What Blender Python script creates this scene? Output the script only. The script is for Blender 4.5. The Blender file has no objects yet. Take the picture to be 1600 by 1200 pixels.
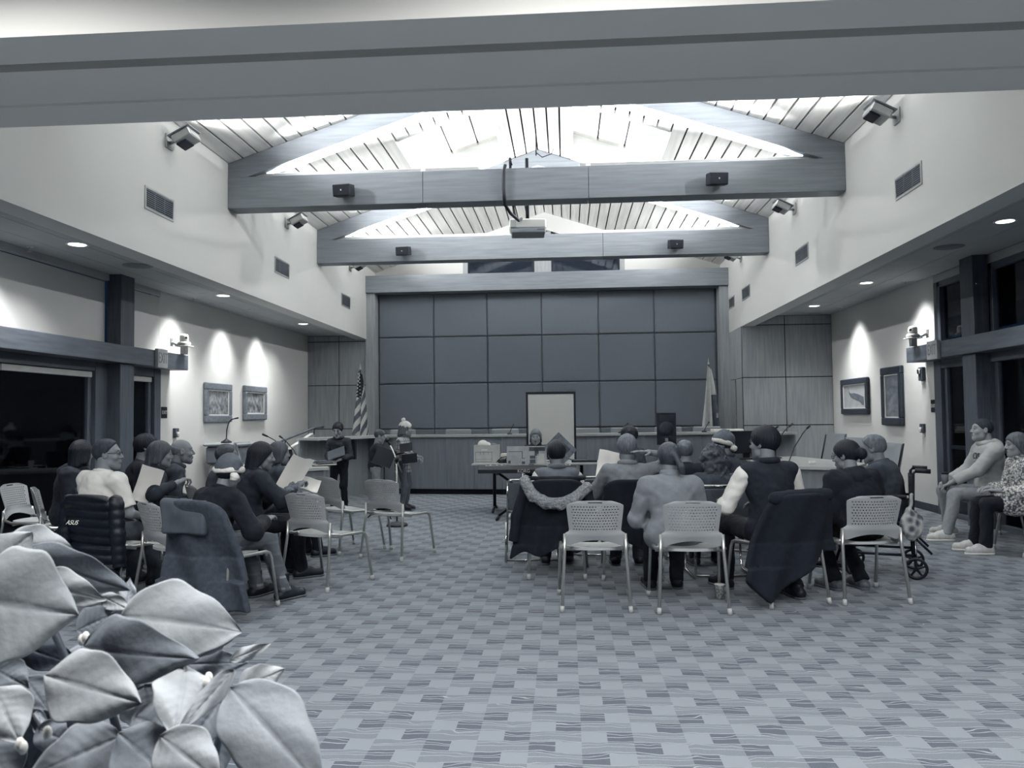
import bpy, bmesh, math, random
import numpy as np
from mathutils import Vector, Matrix
R = math.radians
PI = math.pi
SC = bpy.context.scene
COL = SC.collection
rng = random.Random(7)

# ------------------------------------------------------------------ camera, world, exposure, lights
EYE = Vector((0.0, 0.0, 1.43))
FPX, YAW, PITCH, ROLL = 1250.0, .0671, .0405, .0114
_F = Vector((-math.sin(YAW)*math.cos(PITCH), math.cos(YAW)*math.cos(PITCH), math.sin(PITCH)))
_R0 = Vector((math.cos(YAW), math.sin(YAW), 0)); _U0 = _R0.cross(_F)
_R = math.cos(ROLL)*_R0 - math.sin(ROLL)*_U0; _U = math.sin(ROLL)*_R0 + math.cos(ROLL)*_U0
cd = bpy.data.cameras.new('camera'); cam = bpy.data.objects.new('camera', cd); COL.objects.link(cam)
cd.sensor_fit = 'HORIZONTAL'; cd.sensor_width = 36; cd.lens = FPX/1600*36; cd.clip_start = .05; cd.clip_end = 200
cam.matrix_world = Matrix(((_R.x, _U.x, -_F.x, EYE.x), (_R.y, _U.y, -_F.y, EYE.y), (_R.z, _U.z, -_F.z, EYE.z), (0, 0, 0, 1)))
SC.camera = cam
SC.view_settings.view_transform = 'Standard'; SC.view_settings.look = 'None'
SC.view_settings.gamma = 1; SC.view_settings.use_curve_mapping = False
SC.view_settings.exposure = 0.15
SC.cycles.use_denoising = True
SC.cycles.max_bounces = 8; SC.cycles.diffuse_bounces = 5; SC.cycles.glossy_bounces = 3; SC.cycles.transparent_max_bounces = 8
SC.cycles.sample_clamp_indirect = 6
W = bpy.data.worlds.new('night'); SC.world = W; W.use_nodes = True
W.node_tree.nodes['Background'].inputs[0].default_value = (.0032, .0085, .020, 1)
W.node_tree.nodes['Background'].inputs[1].default_value = 1.0

XL, XR, XC = -4.33, 3.47, -.43          # nave side faces, ridge
WL, WR = -5.65, 5.20                    # aisle walls
ZL, ZR, ZF = 3.24, 3.35, 3.15           # aisle ceilings, lower edge of the nave walls
EAVE, RIDGE, SLOPE = 4.75, 6.05, 1/3
YB = 17.5                               # back wall
GABLE = 18.0
TRUSS = (6.25, 9.97, 13.69)

def lamp(kind, loc, target, power, size=None, spot=None, blend=1.0, radius=.05, sy=None, col=(1, .99, .97)):
    l = bpy.data.lights.new('lamp_light', kind); l.energy = power; l.color = col
    if kind == 'AREA':
        l.size = size
        if sy: l.shape = 'RECTANGLE'; l.size_y = sy
    else:
        l.shadow_soft_size = radius
    if kind == 'SPOT': l.spot_size = R(spot); l.spot_blend = blend
    o = bpy.data.objects.new('lamp_light', l); COL.objects.link(o); o.location = loc
    o.rotation_euler = (Vector(target)-Vector(loc)).to_track_quat('-Z', 'Y').to_euler()
    return o

FIX_Y = (4.68, 8.42, 12.15, 15.85)
UP_P, STRIP_P, DOWN_P, NEAR_P = 1100, 300, 80, 104
for y in FIX_Y:
    for s, x in ((1, XL), (-1, XR)):
        lamp('SPOT', (x+s*.27, y, 4.66), (x+s*1.3, y, 5.75), UP_P, spot=165, blend=1, radius=.07)
for d in TRUSS:                          # linear uplights lying on the tie beams
    for s in (-1, 1):
        lamp('AREA', (XC+s*2.2, d+.15, 4.64), (XC+s*2.2, d+.15, 6), STRIP_P, size=3.1, sy=.08).data.spread = R(110)
DL = [(-4.97, 4.3, ZL), (-4.97, 7.81, ZL), (-4.97, 11.31, ZL), (-4.98, 14.9, ZL),
      (4.47, 4.6, ZR), (4.47, 8.36, ZR), (4.47, 12.13, ZR), (4.47, 14.63, ZR)]
for x, y, z in DL:
    lamp('SPOT', (x, y, z-.03), (x, y, 0), DOWN_P, spot=120, blend=.8, radius=.05)
WALLWASH = [(-5.2, 7.3, ZL), (-5.2, 11.1, ZL), (-5.2, 12.8, ZL), (-5.2, 14.3, ZL), (4.75, 11.9, ZR), (4.75, 14.5, ZR)]
for x, y, z in WALLWASH:                 # narrow art lights just off the aisle walls
    s = -1 if x < 0 else 1
    lamp('SPOT', (x, y, z-.03), (x+s*.45, y, 1.5), 190, spot=92, blend=1, radius=.12)
for x in (-3.0, .2, 3.2):                # troffers of the low zone the photograph is taken from
    for y in (.4, 2.6):
        lamp('AREA', (x, y, 3.86), (x, y, 0), NEAR_P, size=1.1, sy=.5).data.spread = R(168)

# ------------------------------------------------------------------ materials
def s2l(c):
    c = c/255
    return c/12.92 if c <= .04045 else ((c+.055)/1.055)**2.4
STOPS = [(0, (5, 12, 23)), (.25, (66, 73, 83)), (.5, (125, 131, 138)), (.75, (186, 189, 189)), (1, (248, 247, 242))]
def tone(v):
    v = min(max(v, 0), 1)
    for (a, ca), (b, cb) in zip(STOPS, STOPS[1:]):
        if v <= b:
            t = (v-a)/(b-a)
            return tuple(s2l(ca[i]+(cb[i]-ca[i])*t)*.92 for i in range(3))+(1,)
MATS = {}
def nodes(m):
    nt = m.node_tree; return nt, nt.nodes, nt.links
def mat(name, v, rough=.6, v2=None, kind='noise', scale=8, detail=3, metal=0, bump=0, spec=.3, stretch=(1, 1, 1), bscale=None, coat=0, sheen=0):
    """Two tones mixed by a noise, with a fine relief."""
    if name in MATS: return MATS[name]
    m = bpy.data.materials.new(name); m.use_nodes = True; MATS[name] = m
    nt, N, L = nodes(m); b = N['Principled BSDF']
    b.inputs['Roughness'].default_value = rough; b.inputs['Metallic'].default_value = metal
    b.inputs['Specular IOR Level'].default_value = spec
    if coat: b.inputs['Coat Weight'].default_value = coat
    if sheen: b.inputs['Sheen Weight'].default_value = sheen
    if v2 is None: v2 = v+.04
    tc = N.new('ShaderNodeTexCoord'); mp = N.new('ShaderNodeMapping'); L.new(tc.outputs['Object'], mp.inputs[0])
    mp.inputs['Scale'].default_value = stretch
    if kind == 'wave':
        t = N.new('ShaderNodeTexWave'); t.inputs['Scale'].default_value = scale; t.inputs['Distortion'].default_value = 2
    elif kind == 'voronoi':
        t = N.new('ShaderNodeTexVoronoi'); t.inputs['Scale'].default_value = scale
    else:
        t = N.new('ShaderNodeTexNoise'); t.inputs['Scale'].default_value = scale; t.inputs['Detail'].default_value = detail
    L.new(mp.outputs[0], t.inputs['Vector'])
    r = N.new('ShaderNodeValToRGB'); r.color_ramp.elements[0].position = .3; r.color_ramp.elements[1].position = .7
    r.color_ramp.elements[0].color = tone(v); r.color_ramp.elements[1].color = tone(v2)
    L.new(t.outputs[0], r.inputs[0]); L.new(r.outputs[0], b.inputs['Base Color'])
    if bump:
        bt = t
        if bscale:
            bt = N.new('ShaderNodeTexNoise'); bt.inputs['Scale'].default_value = bscale; L.new(tc.outputs['Object'], bt.inputs['Vector'])
        bp = N.new('ShaderNodeBump'); bp.inputs['Strength'].default_value = bump; bp.inputs['Distance'].default_value = .01
        L.new(bt.outputs[0], bp.inputs['Height']); L.new(bp.outputs[0], b.inputs['Normal'])
    return m
def emit(name, v, power):
    if name in MATS: return MATS[name]
    m = bpy.data.materials.new(name); m.use_nodes = True; MATS[name] = m
    nt, N, L = nodes(m); b = N['Principled BSDF']
    b.inputs['Base Color'].default_value = tone(v); b.inputs['Emission Color'].default_value = tone(v); b.inputs['Emission Strength'].default_value = power
    return m
def glass(name='window_glass', gloss=.12):
    if name in MATS: return MATS[name]
    m = bpy.data.materials.new(name); m.use_nodes = True; MATS[name] = m
    nt, N, L = nodes(m); N.remove(N['Principled BSDF'])
    t = N.new('ShaderNodeBsdfTransparent'); g = N.new('ShaderNodeBsdfGlossy'); g.inputs['Roughness'].default_value = .03
    t.inputs[0].default_value = (.8, .85, .9, 1); g.inputs[0].default_value = (.75, .8, .88, 1)
    f = N.new('ShaderNodeFresnel'); f.inputs[0].default_value = 1.5
    x = N.new('ShaderNodeMixShader'); L.new(f.outputs[0], x.inputs[0]); L.new(t.outputs[0], x.inputs[1]); L.new(g.outputs[0], x.inputs[2])
    L.new(x.outputs[0], N['Material Output'].inputs[0])
    return m
def grid_mat(name, base, line, nx, ny, wx=.12, wy=.12, axes=(0, 2), line2=None, rough=.8):
    """Plaid: two families of stripes in object space (cells per metre nx, ny)."""
    if name in MATS: return MATS[name]
    m = bpy.data.materials.new(name); m.use_nodes = True; MATS[name] = m
    nt, N, L = nodes(m); b = N['Principled BSDF']; b.inputs['Roughness'].default_value = rough
    tc = N.new('ShaderNodeTexCoord'); sp = N.new('ShaderNodeSeparateXYZ'); L.new(tc.outputs['Object'], sp.inputs[0])
    def stripe(ax, n, w):
        a = N.new('ShaderNodeMath'); a.operation = 'MULTIPLY'; L.new(sp.outputs[ax], a.inputs[0]); a.inputs[1].default_value = n
        f = N.new('ShaderNodeMath'); f.operation = 'FRACT'; L.new(a.outputs[0], f.inputs[0])
        g = N.new('ShaderNodeMath'); g.operation = 'LESS_THAN'; L.new(f.outputs[0], g.inputs[0]); g.inputs[1].default_value = w
        return g
    a, c = stripe(axes[0], nx, wx), stripe(axes[1], ny, wy)
    s = N.new('ShaderNodeMath'); s.operation = 'ADD'; L.new(a.outputs[0], s.inputs[0]); L.new(c.outputs[0], s.inputs[1])
    h = N.new('ShaderNodeMath'); h.operation = 'MULTIPLY'; L.new(s.outputs[0], h.inputs[0]); h.inputs[1].default_value = .5
    r = N.new('ShaderNodeValToRGB'); L.new(h.outputs[0], r.inputs[0])
    r.color_ramp.interpolation = 'CONSTANT'
    r.color_ramp.elements[0].color = tone(base); r.color_ramp.elements[1].position = .3; r.color_ramp.elements[1].color = tone((base+line)/2 if line2 is None else line2)
    e = r.color_ramp.elements.new(.8); e.color = tone(line)
    L.new(r.outputs[0], b.inputs['Base Color'])
    return m

def carpet_mat():
    m = bpy.data.materials.new('checked_carpet'); m.use_nodes = True
    nt, N, L = nodes(m); b = N['Principled BSDF']; b.inputs['Roughness'].default_value = .95; b.inputs['Specular IOR Level'].default_value = .1
    tc = N.new('ShaderNodeTexCoord'); sp = N.new('ShaderNodeSeparateXYZ'); L.new(tc.outputs['Object'], sp.inputs[0])
    def M(op, a, c=None):
        n = N.new('ShaderNodeMath'); n.operation = op
        for i, q in enumerate((a, c)):
            if q is None: continue
            if isinstance(q, (int, float)): n.inputs[i].default_value = q
            else: L.new(q, n.inputs[i])
        return n.outputs[0]
    c = .1145
    gx = M('DIVIDE', M('ADD', sp.outputs[0], 40*c+.5*c+.01), c); gy = M('DIVIDE', M('ADD', sp.outputs[1], 40*c - 3.52 + .5*c), c)
    i = M('MODULO', M('FLOOR', gx), 4); j = M('MODULO', M('FLOOR', gy), 4)
    idx = M('DIVIDE', M('ADD', M('ADD', M('MULTIPLY', j, 4), i), .5), 16)
    ramp = N.new('ShaderNodeValToRGB'); ramp.color_ramp.interpolation = 'CONSTANT'; L.new(idx, ramp.inputs[0])
    light = [0, 1, 3, 2]; dark = [3, 2, 0, 1]
    el = ramp.color_ramp.elements
    for k in range(16):
        jj, ii = divmod(k, 4)
        v = 1 if ii == light[jj] else (0 if ii == dark[jj] else .5)
        e = el[0] if k == 0 else (el[1] if k == 1 else el.new(k/16))
        e.position = k/16; e.color = (v, v, v, 1)
    kind = ramp.outputs[0]
    fleck = N.new('ShaderNodeTexNoise'); fleck.inputs['Scale'].default_value = 330; fleck.inputs['Detail'].default_value = 1; L.new(tc.outputs['Object'], fleck.inputs['Vector'])
    wob = N.new('ShaderNodeTexNoise'); wob.inputs['Scale'].default_value = 5; L.new(tc.outputs['Object'], wob.inputs['Vector'])
    def line(freq, ph, w):
        t = M('FRACT', M('ADD', M('ADD', M('MULTIPLY', sp.outputs[1], freq), M('MULTIPLY', wob.outputs[0], 1.4)), ph))
        return M('LESS_THAN', M('ABSOLUTE', M('SUBTRACT', t, .5)), w)
    lines = M('MAXIMUM', line(2/c, .2, .05), line(1/c, .75, .025))
    dk = M('LESS_THAN', kind, .25); lt = M('GREATER_THAN', kind, .75)
    mid = M('SUBTRACT', M('SUBTRACT', 1, dk), lt)
    fl = M('MULTIPLY', M('SUBTRACT', fleck.outputs[0], .5), 1.1)
    v = M('ADD', M('ADD', M('MULTIPLY', lt, .47), M('MULTIPLY', mid, .39)), M('MULTIPLY', dk, .29))
    v = M('ADD', v, M('MULTIPLY', fl, M('ADD', M('MULTIPLY', mid, .34), M('ADD', .05, M('MULTIPLY', dk, .22)))))
    v = M('ADD', v, M('MULTIPLY', lines, M('ADD', M('MULTIPLY', dk, .26), M('MULTIPLY', mid, .13))))
    r = N.new('ShaderNodeValToRGB'); L.new(v, r.inputs[0])
    els = r.color_ramp.elements
    for k in range(5):
        e = els[0] if k == 0 else (els[1] if k == 1 else els.new(k/4))
        e.position = k/4; e.color = tone(k/4)
    L.new(r.outputs[0], b.inputs['Base Color'])
    bp = N.new('ShaderNodeBump'); bp.inputs['Strength'].default_value = .25; bp.inputs['Distance'].default_value = .004
    L.new(fleck.outputs[0], bp.inputs['Height']); L.new(bp.outputs[0], b.inputs['Normal'])
    return m

paint = mat('wall_paint', .80, .75, .81, scale=2)
paint_dim = mat('bulkhead_paint', .97, .75, .98, scale=2)
ceil_m = mat('ceiling_paint', .66, .8, .69, scale=3)
wood = mat('grey_oak', .42, .5, .50, scale=3, detail=6, stretch=(.6, 9, 9), spec=.4)
wood_y = mat('grey_oak_along', .51, .5, .59, scale=3, detail=6, stretch=(9, .6, 9), spec=.4)
wood_v = mat('oak_veneer', .53, .5, .62, scale=3, detail=6, stretch=(9, 9, .6), spec=.4)
plank_m = mat('roof_plank', .77, .45, .89, scale=2, detail=6, stretch=(8, .4, 8), spec=.4)
darkwood = mat('dark_timber', .24, .5, .34, scale=3, detail=6, stretch=(7, .7, 7), spec=.4)
darkwood_v = mat('dark_timber_post', .22, .5, .30, scale=3, detail=6, stretch=(8, 8, .7), spec=.4)
dais_m = mat('dais_veneer', .37, .45, .43, scale=3, detail=6, stretch=(6, 6, .5), spec=.4)
felt = mat('upholstered_felt', .36, .95, .385, scale=60, stretch=(1, 1, 3), bump=.15)
black = mat('black_plastic', .03, .5, .05, spec=.3)
blackm = mat('black_metal', .05, .4, .07, metal=.3)
grill = mat('grille_mesh', .22, .6, .26)
alu = mat('brushed_aluminium', .72, .35, .76, metal=.7)
chrome = mat('chrome', .8, .12, .82, metal=1)
white = mat('white_plastic', .93, .4, .94)
joint = mat('shadow_joint', .0, .9, .01)
paper = mat('white_paper', .92, .8, .94)
glz = glass()

# ------------------------------------------------------------------ mesh helpers
class MB:
    def __init__(s): s.v = []; s.f = []; s.m = []
    def add(s, vs, fs, mi=0):
        o = len(s.v); s.v += [tuple(p) for p in vs]; s.f += [tuple(i+o for i in f) for f in fs]; s.m += [mi]*len(fs); return s
    def box(s, lo, hi, bev=0, M=None, mi=0):
        lo = Vector(lo); hi = Vector(hi); c = (lo+hi)/2; h = (hi-lo)/2
        if not bev:
            vs = [Vector((c.x+h.x*x, c.y+h.y*y, c.z+h.z*z)) for x in (-1, 1) for y in (-1, 1) for z in (-1, 1)]
            fs = [(0, 1, 3, 2), (4, 6, 7, 5), (0, 4, 5, 1), (2, 3, 7, 6), (0, 2, 6, 4), (1, 5, 7, 3)]
        else:
            b = min(bev, h.x*.9, h.y*.9, h.z*.9)
            vs = []; ix = {}
            for x in (-1, 1):
                for y in (-1, 1):
                    for z in (-1, 1):
                        for a in range(3):
                            q = [h.x*x, h.y*y, h.z*z]
                            for k, sg in enumerate((x, y, z)):
                                if k != a: q[k] -= b*sg
                            ix[(x, y, z, a)] = len(vs); vs.append(c+Vector(q))
            fs = []
            sg = (-1, 1)
            for a in range(3):
                o = [k for k in range(3) if k != a]
                for t in sg:
                    q = []
                    for (u, w) in ((-1, -1), (1, -1), (1, 1), (-1, 1)):
                        p = [0, 0, 0]; p[a] = t; p[o[0]] = u; p[o[1]] = w; q.append(ix[tuple(p)+(a,)])
                    fs.append(tuple(q))
                for u in sg:
                    for w in sg:
                        p0 = [0, 0, 0]; p1 = [0, 0, 0]
                        p0[a] = -1; p1[a] = 1
                        for p in (p0, p1): p[o[0]] = u; p[o[1]] = w
                        fs.append((ix[tuple(p0)+(o[0],)], ix[tuple(p1)+(o[0],)], ix[tuple(p1)+(o[1],)], ix[tuple(p0)+(o[1],)]))
            for x in sg:
                for y in sg:
                    for z in sg: fs.append(tuple(ix[(x, y, z, a)] for a in range(3)))
        if M: vs = [M @ v for v in vs]
        return s.add(vs, fs, mi)
    def prism(s, poly, lo, hi, axis=2, M=None, mi=0):
        """Polygon extruded along an axis; poly gives the other two coordinates in order."""
        n = len(poly); vs = []
        for t in (lo, hi):
            for a, b in poly:
                p = [a, b]; p.insert(axis, t); vs.append(Vector(p))
        fs = [tuple(range(n-1, -1, -1)), tuple(range(n, 2*n))]+[(i, (i+1) % n, n+(i+1) % n, n+i) for i in range(n)]
        if M: vs = [M @ v for v in vs]
        return s.add(vs, fs, mi)
    def tube(s, pts, r, n=8, closed=False, mi=0, M=None):
        pts = [Vector(p) for p in pts]; k = len(pts)
        rs = r if isinstance(r, (list, tuple)) else [r]*k
        vs = []; up = None
        for i, p in enumerate(pts):
            a = pts[(i-1) % k] if (i or closed) else p; b = pts[(i+1) % k] if (i < k-1 or closed) else p
            t = (b-a).normalized()
            if up is None:
                up = Vector((0, 0, 1)) if abs(t.z) < .9 else Vector((1, 0, 0))
            x = t.cross(up)
            if x.length < 1e-4: x = t.cross(Vector((0, 1, 0)))
            x.normalize(); y = x.cross(t).normalized(); up = y
            for q in range(n):
                an = 2*PI*q/n; vs.append(p+x*math.cos(an)*rs[i]+y*math.sin(an)*rs[i])
        fs = []
        for i in range(k if closed else k-1):
            for q in range(n):
                i2 = (i+1) % k
                fs.append((i*n+q, i*n+(q+1) % n, i2*n+(q+1) % n, i2*n+q))
        if not closed:
            fs.append(tuple(range(n-1, -1, -1))); fs.append(tuple((k-1)*n+q for q in range(n)))
        if M: vs = [M @ v for v in vs]
        return s.add(vs, fs, mi)
    def lathe(s, prof, n=16, c=(0, 0, 0), M=None, mi=0):
        vs = []; fs = []; k = len(prof)
        for r, z in prof:
            for q in range(n):
                a = 2*PI*q/n; vs.append(Vector((c[0]+max(r, 1e-4)*math.cos(a), c[1]+max(r, 1e-4)*math.sin(a), c[2]+z)))
        for i in range(k-1):
            for q in range(n): fs.append((i*n+q, i*n+(q+1) % n, (i+1)*n+(q+1) % n, (i+1)*n+q))
        fs.append(tuple(range(n-1, -1, -1))); fs.append(tuple((k-1)*n+q for q in range(n)))
        if M: vs = [M @ v for v in vs]
        return s.add(vs, fs, mi)
    def sphere(s, c, r, n=10, M=None, mi=0):
        rr = r if isinstance(r, (list, tuple)) else (r, r, r)
        vs = []; fs = []
        for i in range(n+1):
            th = PI*i/n
            for q in range(2*n):
                ph = PI*q/n; vs.append(Vector((c[0]+rr[0]*math.sin(th)*math.cos(ph), c[1]+rr[1]*math.sin(th)*math.sin(ph), c[2]+rr[2]*math.cos(th))))
        for i in range(n):
            for q in range(2*n): fs.append((i*2*n+q, (i+1)*2*n+q, (i+1)*2*n+(q+1) % (2*n), i*2*n+(q+1) % (2*n)))
        if M: vs = [M @ v for v in vs]
        return s.add(vs, fs, mi)
    def quadgrid(s, fn, nu, nv, skip=None, mi=0):
        vs = [Vector(fn(i/nu, j/nv)) for j in range(nv+1) for i in range(nu+1)]
        fs = [(j*(nu+1)+i, j*(nu+1)+i+1, (j+1)*(nu+1)+i+1, (j+1)*(nu+1)+i) for j in range(nv) for i in range(nu) if not (skip and skip(i, j))]
        return s.add(vs, fs, mi)
    def mesh(s, name, mats, smooth=None, fix=True):
        me = bpy.data.meshes.new(name); me.from_pydata(s.v, [], s.f)
        for m in (mats if isinstance(mats, (list, tuple)) else [mats]): me.materials.append(m)
        if any(s.m): me.polygons.foreach_set('material_index', s.m)
        if fix:
            bm = bmesh.new(); bm.from_mesh(me); bmesh.ops.recalc_face_normals(bm, faces=bm.faces); bm.to_mesh(me); bm.free()
        if smooth:
            me.polygons.foreach_set('use_smooth', [True]*len(me.polygons))
            if smooth is not True: me.set_sharp_from_angle(angle=R(smooth))
        me.update(); return me
    def build(s, name, mats, parent=None, smooth=None, loc=None, rotz=0, label=None, fix=True):
        return link(name, s.mesh(name, mats, smooth, fix), parent, loc, rotz, label)
def link(name, data, parent=None, loc=None, rotz=0, label=None):
    o = bpy.data.objects.new(name, data); COL.objects.link(o)
    if parent: o.parent = parent
    if loc: o.location = loc
    if rotz: o.rotation_euler = (0, 0, rotz)
    if label: o['label'] = label
    return o
def thing(name, label, cat, loc=(0, 0, 0), rotz=0, group=None):
    o = bpy.data.objects.new(name, None); COL.objects.link(o); o.empty_display_size = .1
    o.location = loc; o.rotation_euler = (0, 0, rotz)
    return tag(o, label, cat, group)
def tag(o, label, cat, group=None):
    o['label'] = label; o['category'] = cat
    if group: o['group'] = group
    return o
def struct(o):
    o['kind'] = 'structure'; return o
def dup(root, loc, rotz, label, group=None):
    r = root.copy(); COL.objects.link(r); r.location = loc; r.rotation_euler = (0, 0, rotz); r['label'] = label
    if group: r['group'] = group
    for ch in list(root.children):
        c = ch.copy(); COL.objects.link(c); c.parent = r
        for g in list(ch.children):
            d = g.copy(); COL.objects.link(d); d.parent = c
    return r
def text(name, body, size, m, parent, loc, rot, ext=.002, align='CENTER', shear=0):
    c = bpy.data.curves.new(name, 'FONT'); c.body = body; c.size = size; c.extrude = ext; c.align_x = align; c.align_y = 'CENTER'; c.shear = shear
    c.materials.append(m)
    tmp = bpy.data.objects.new(name, c); COL.objects.link(tmp)
    me = bpy.data.meshes.new_from_object(tmp.evaluated_get(bpy.context.evaluated_depsgraph_get()))
    bpy.data.objects.remove(tmp)
    o = link(name, me, parent); o.location = loc; o.rotation_euler = rot
    return o
def bx(name, lo, hi, m, parent=None, bev=0, label=None):
    return MB().box(lo, hi, bev).build(name, m, parent, label=label)

# ------------------------------------------------------------------ the setting
floor = struct(bx('floor', (-6.2, -1.0, -.1), (5.8, 18.2, 0), carpet_mat()))

# nave walls (upper side walls) and aisle ceilings
wl = struct(bx('wall_upper_left', (XL-.25, 4.6, ZF), (XL, GABLE, EAVE+.1), paint))
wr = struct(bx('wall_upper_right', (XR, 4.6, ZF), (XR+.25, GABLE, EAVE+.1), paint))
cl = struct(MB().box((WL-.1, -1, ZL+.02), (XL-.2, YB, ZL+.12)).build('ceiling_left_aisle', joint))
cr = struct(MB().box((XR+.2, -1, ZR+.02), (WR+.1, 16.1, ZR+.12)).build('ceiling_right_aisle', joint))
for par, x0, x1, z, y1 in ((cl, WL, XL-.25, ZL, YB), (cr, XR+.25, WR, ZR, 16.0)):
    n = 3; w = (x1-x0)/n
    for i in range(n):
        for k in range(5):
            ya = -1+k*3.8; yb = min(ya+3.8, y1)
            if ya < y1: bx('ceiling_panel', (x0+i*w+.003, ya+.002, z), (x0+(i+1)*w-.003, yb-.002, z+.02), ceil_m, par, .002)
# roof: dark backing, planks, skylight wells
roof = struct(MB().build('ceiling', joint)) if False else None
rb = MB()
for s in (-1, 1):
    xe = XL if s < 0 else XR
    z0 = EAVE+.07; z1 = RIDGE+.07
    for (ya, yb, a, b) in ((3.9, 11.2, 0, 1), (13.8, 18.4, 0, 1), (11.2, 13.8, 0, .5), (11.2, 13.8, .85, 1)):
        xa, xb = xe+(XC-xe)*a, xe+(XC-xe)*b
        za, zb = z0+(z1-z0)*a, z0+(z1-z0)*b
        rb.prism([(xa, za), (xb, zb), (xb, zb+.12), (xa, za+.12)], ya, yb, axis=1)
roof = struct(rb.build('ceiling', joint))
NP = 20
pm = {}
for s in (-1, 1):
    xe = XL if s < 0 else XR
    for k in range(NP):
        a, b = (k+.065)/NP, (k+.935)/NP
        xa, xb = xe+(XC-xe)*a, xe+(XC-xe)*b
        za, zb = EAVE+(RIDGE-EAVE)*a, EAVE+(RIDGE-EAVE)*b
        spans = [(4.0, 11.2), (13.8, 18.0)] if 10 <= k <= 16 else [(4.0, 18.0)]
        for ya, yb in spans:
            MB().prism([(xa, za), (xb, zb), (xb, zb+.035), (xa, za+.035)], ya, yb, axis=1).build('plank', plank_m, roof)
# skylight wells
well_m = mat('skylight_veneer', .74, .5, .82, scale=2, detail=6, stretch=(.5, 6, 6))
lens_m = mat('frosted_skylight', .97, .3, .98)
for i, s in enumerate((-1, 1)):
    xe = XL if s < 0 else XR
    xa, xb = xe+(XC-xe)*.5, xe+(XC-xe)*.85
    za, zb = EAVE+(RIDGE-EAVE)*.5, EAVE+(RIDGE-EAVE)*.85
    H = .55
    w = thing('skylight', ('skylight well with pale veneer sides in the roof left of the ridge', 'skylight well with pale veneer sides in the roof right of the ridge')[i], 'skylight')
    x0, x1 = min(xa, xb), max(xa, xb)
    def wall(ya, yb): 
        return MB().prism([(xa, za-.01), (xb, zb-.01), (xb, zb+H), (xa, za+H)], ya, yb, axis=1)
    wall(13.77, 13.81).build('well_side', well_m, w); wall(11.19, 11.23).build('well_side', well_m, w)
    e = .03*(1 if xb > xa else -1)
    MB().prism([(xa-e*.5, za-.01), (xa+e*.5, za-.01), (xa+e*.5, za+H), (xa-e*.5, za+H)], 11.2, 13.8, axis=1).build('well_side', well_m, w)
    MB().prism([(xb-e*.5, zb-.01), (xb+e*.5, zb-.01), (xb+e*.5, zb+H), (xb-e*.5, zb+H)], 11.2, 13.8, axis=1).build('well_side', well_m, w)
    for q in range(3):
        fa, fb = q/3+.012, (q+1)/3-.012
        X = lambda t: xa+(xb-xa)*t
        Z = lambda t: za+H-.06+(zb-za)*t
        MB().prism([(X(fa), Z(fa)), (X(fb), Z(fb)), (X(fb), Z(fb)+.03), (X(fa), Z(fa)+.03)], 11.2, 13.8, axis=1).build('pane', lens_m, w)
    MB().prism([(xa, za+H-.02), (xb, zb+H-.02), (xb, zb+H), (xa, za+H)], 11.2, 13.8, axis=1).build('backing', blackm, w)
    lamp('AREA', ((xa+xb)/2, 11.4, za+.15), ((xa+xb)/2, 12.6, zb+H), 45, size=1.1, sy=.1)  # added lamp without a fixture, brightens the frosted panes of the well

# roof trusses: tie beam with two rafters
for i, d in enumerate(TRUSS):
    t = struct(MB().build('trim_%d' % (i+1), wood)) if False else None
    t = thing('roof_truss', ('grey oak roof truss nearest the camera, mostly behind the header', 'near grey oak roof truss that carries the projector cable', 'far grey oak roof truss in front of the back wall')[i], 'truss')
    # beams cut in three lengths with visible butt joints
    cuts = (XL, XL+2.55, XC+.75, XR) if i != 2 else (XL, XC+1.1, XR)
    tb = MB()
    for a, b in zip(cuts, cuts[1:]): tb.box((a+.003, d, 4.155), (b-.003, d+.28, 4.565), .004)
    tb.build('tie_beam', wood, t)
    for s in (-1, 1):
        xe = XL if s < 0 else XR
        lo = -.27
        MB().prism([(xe, EAVE+lo), (XC, RIDGE+lo), (XC, RIDGE-.005), (xe, EAVE-.005)], d+.01, d+.27, axis=1).build('rafter', wood, t)
        st = MB().box((XC+s*2.2-1.56, d+.09, 4.566), (XC+s*2.2+1.56, d+.23, 4.63), .006).build('uplight_strip', alu, t)
    for k, xx in enumerate(cuts[1:-1]):
        bx('joint_box', (xx-.03, d+.03, 4.566), (xx+.03, d+.10, 4.60), white, t, .006)

# low zone header across the front (operable wall track in its soffit)
hm = paint_dim
f = MB()
f.box((WL-.1, 4.79, 3.43), (WR+.1, 5.12, 6.3)); f.box((WL-.1, 4.33, 3.445), (WR+.1, 4.79, 4.2))
f.box((WL-.1, 3.93, 3.445), (WR+.1, 4.235, 4.2)); f.box((WL-.1, 4.2, 3.55), (WR+.1, 4.35, 4.2))
struct(f.build('wall_header', hm))
tk = thing('partition_track', 'dark steel sliding partition track set in the header soffit', 'track')
MB().box((WL, 4.236, 3.515), (WR, 4.329, 3.56)).build('channel', mat('track_steel', .22, .5, .26), tk)
struct(bx('ceiling_entry', (WL-.1, -1, 3.9), (WR+.1, 4.0, 4.0), ceil_m))

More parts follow.
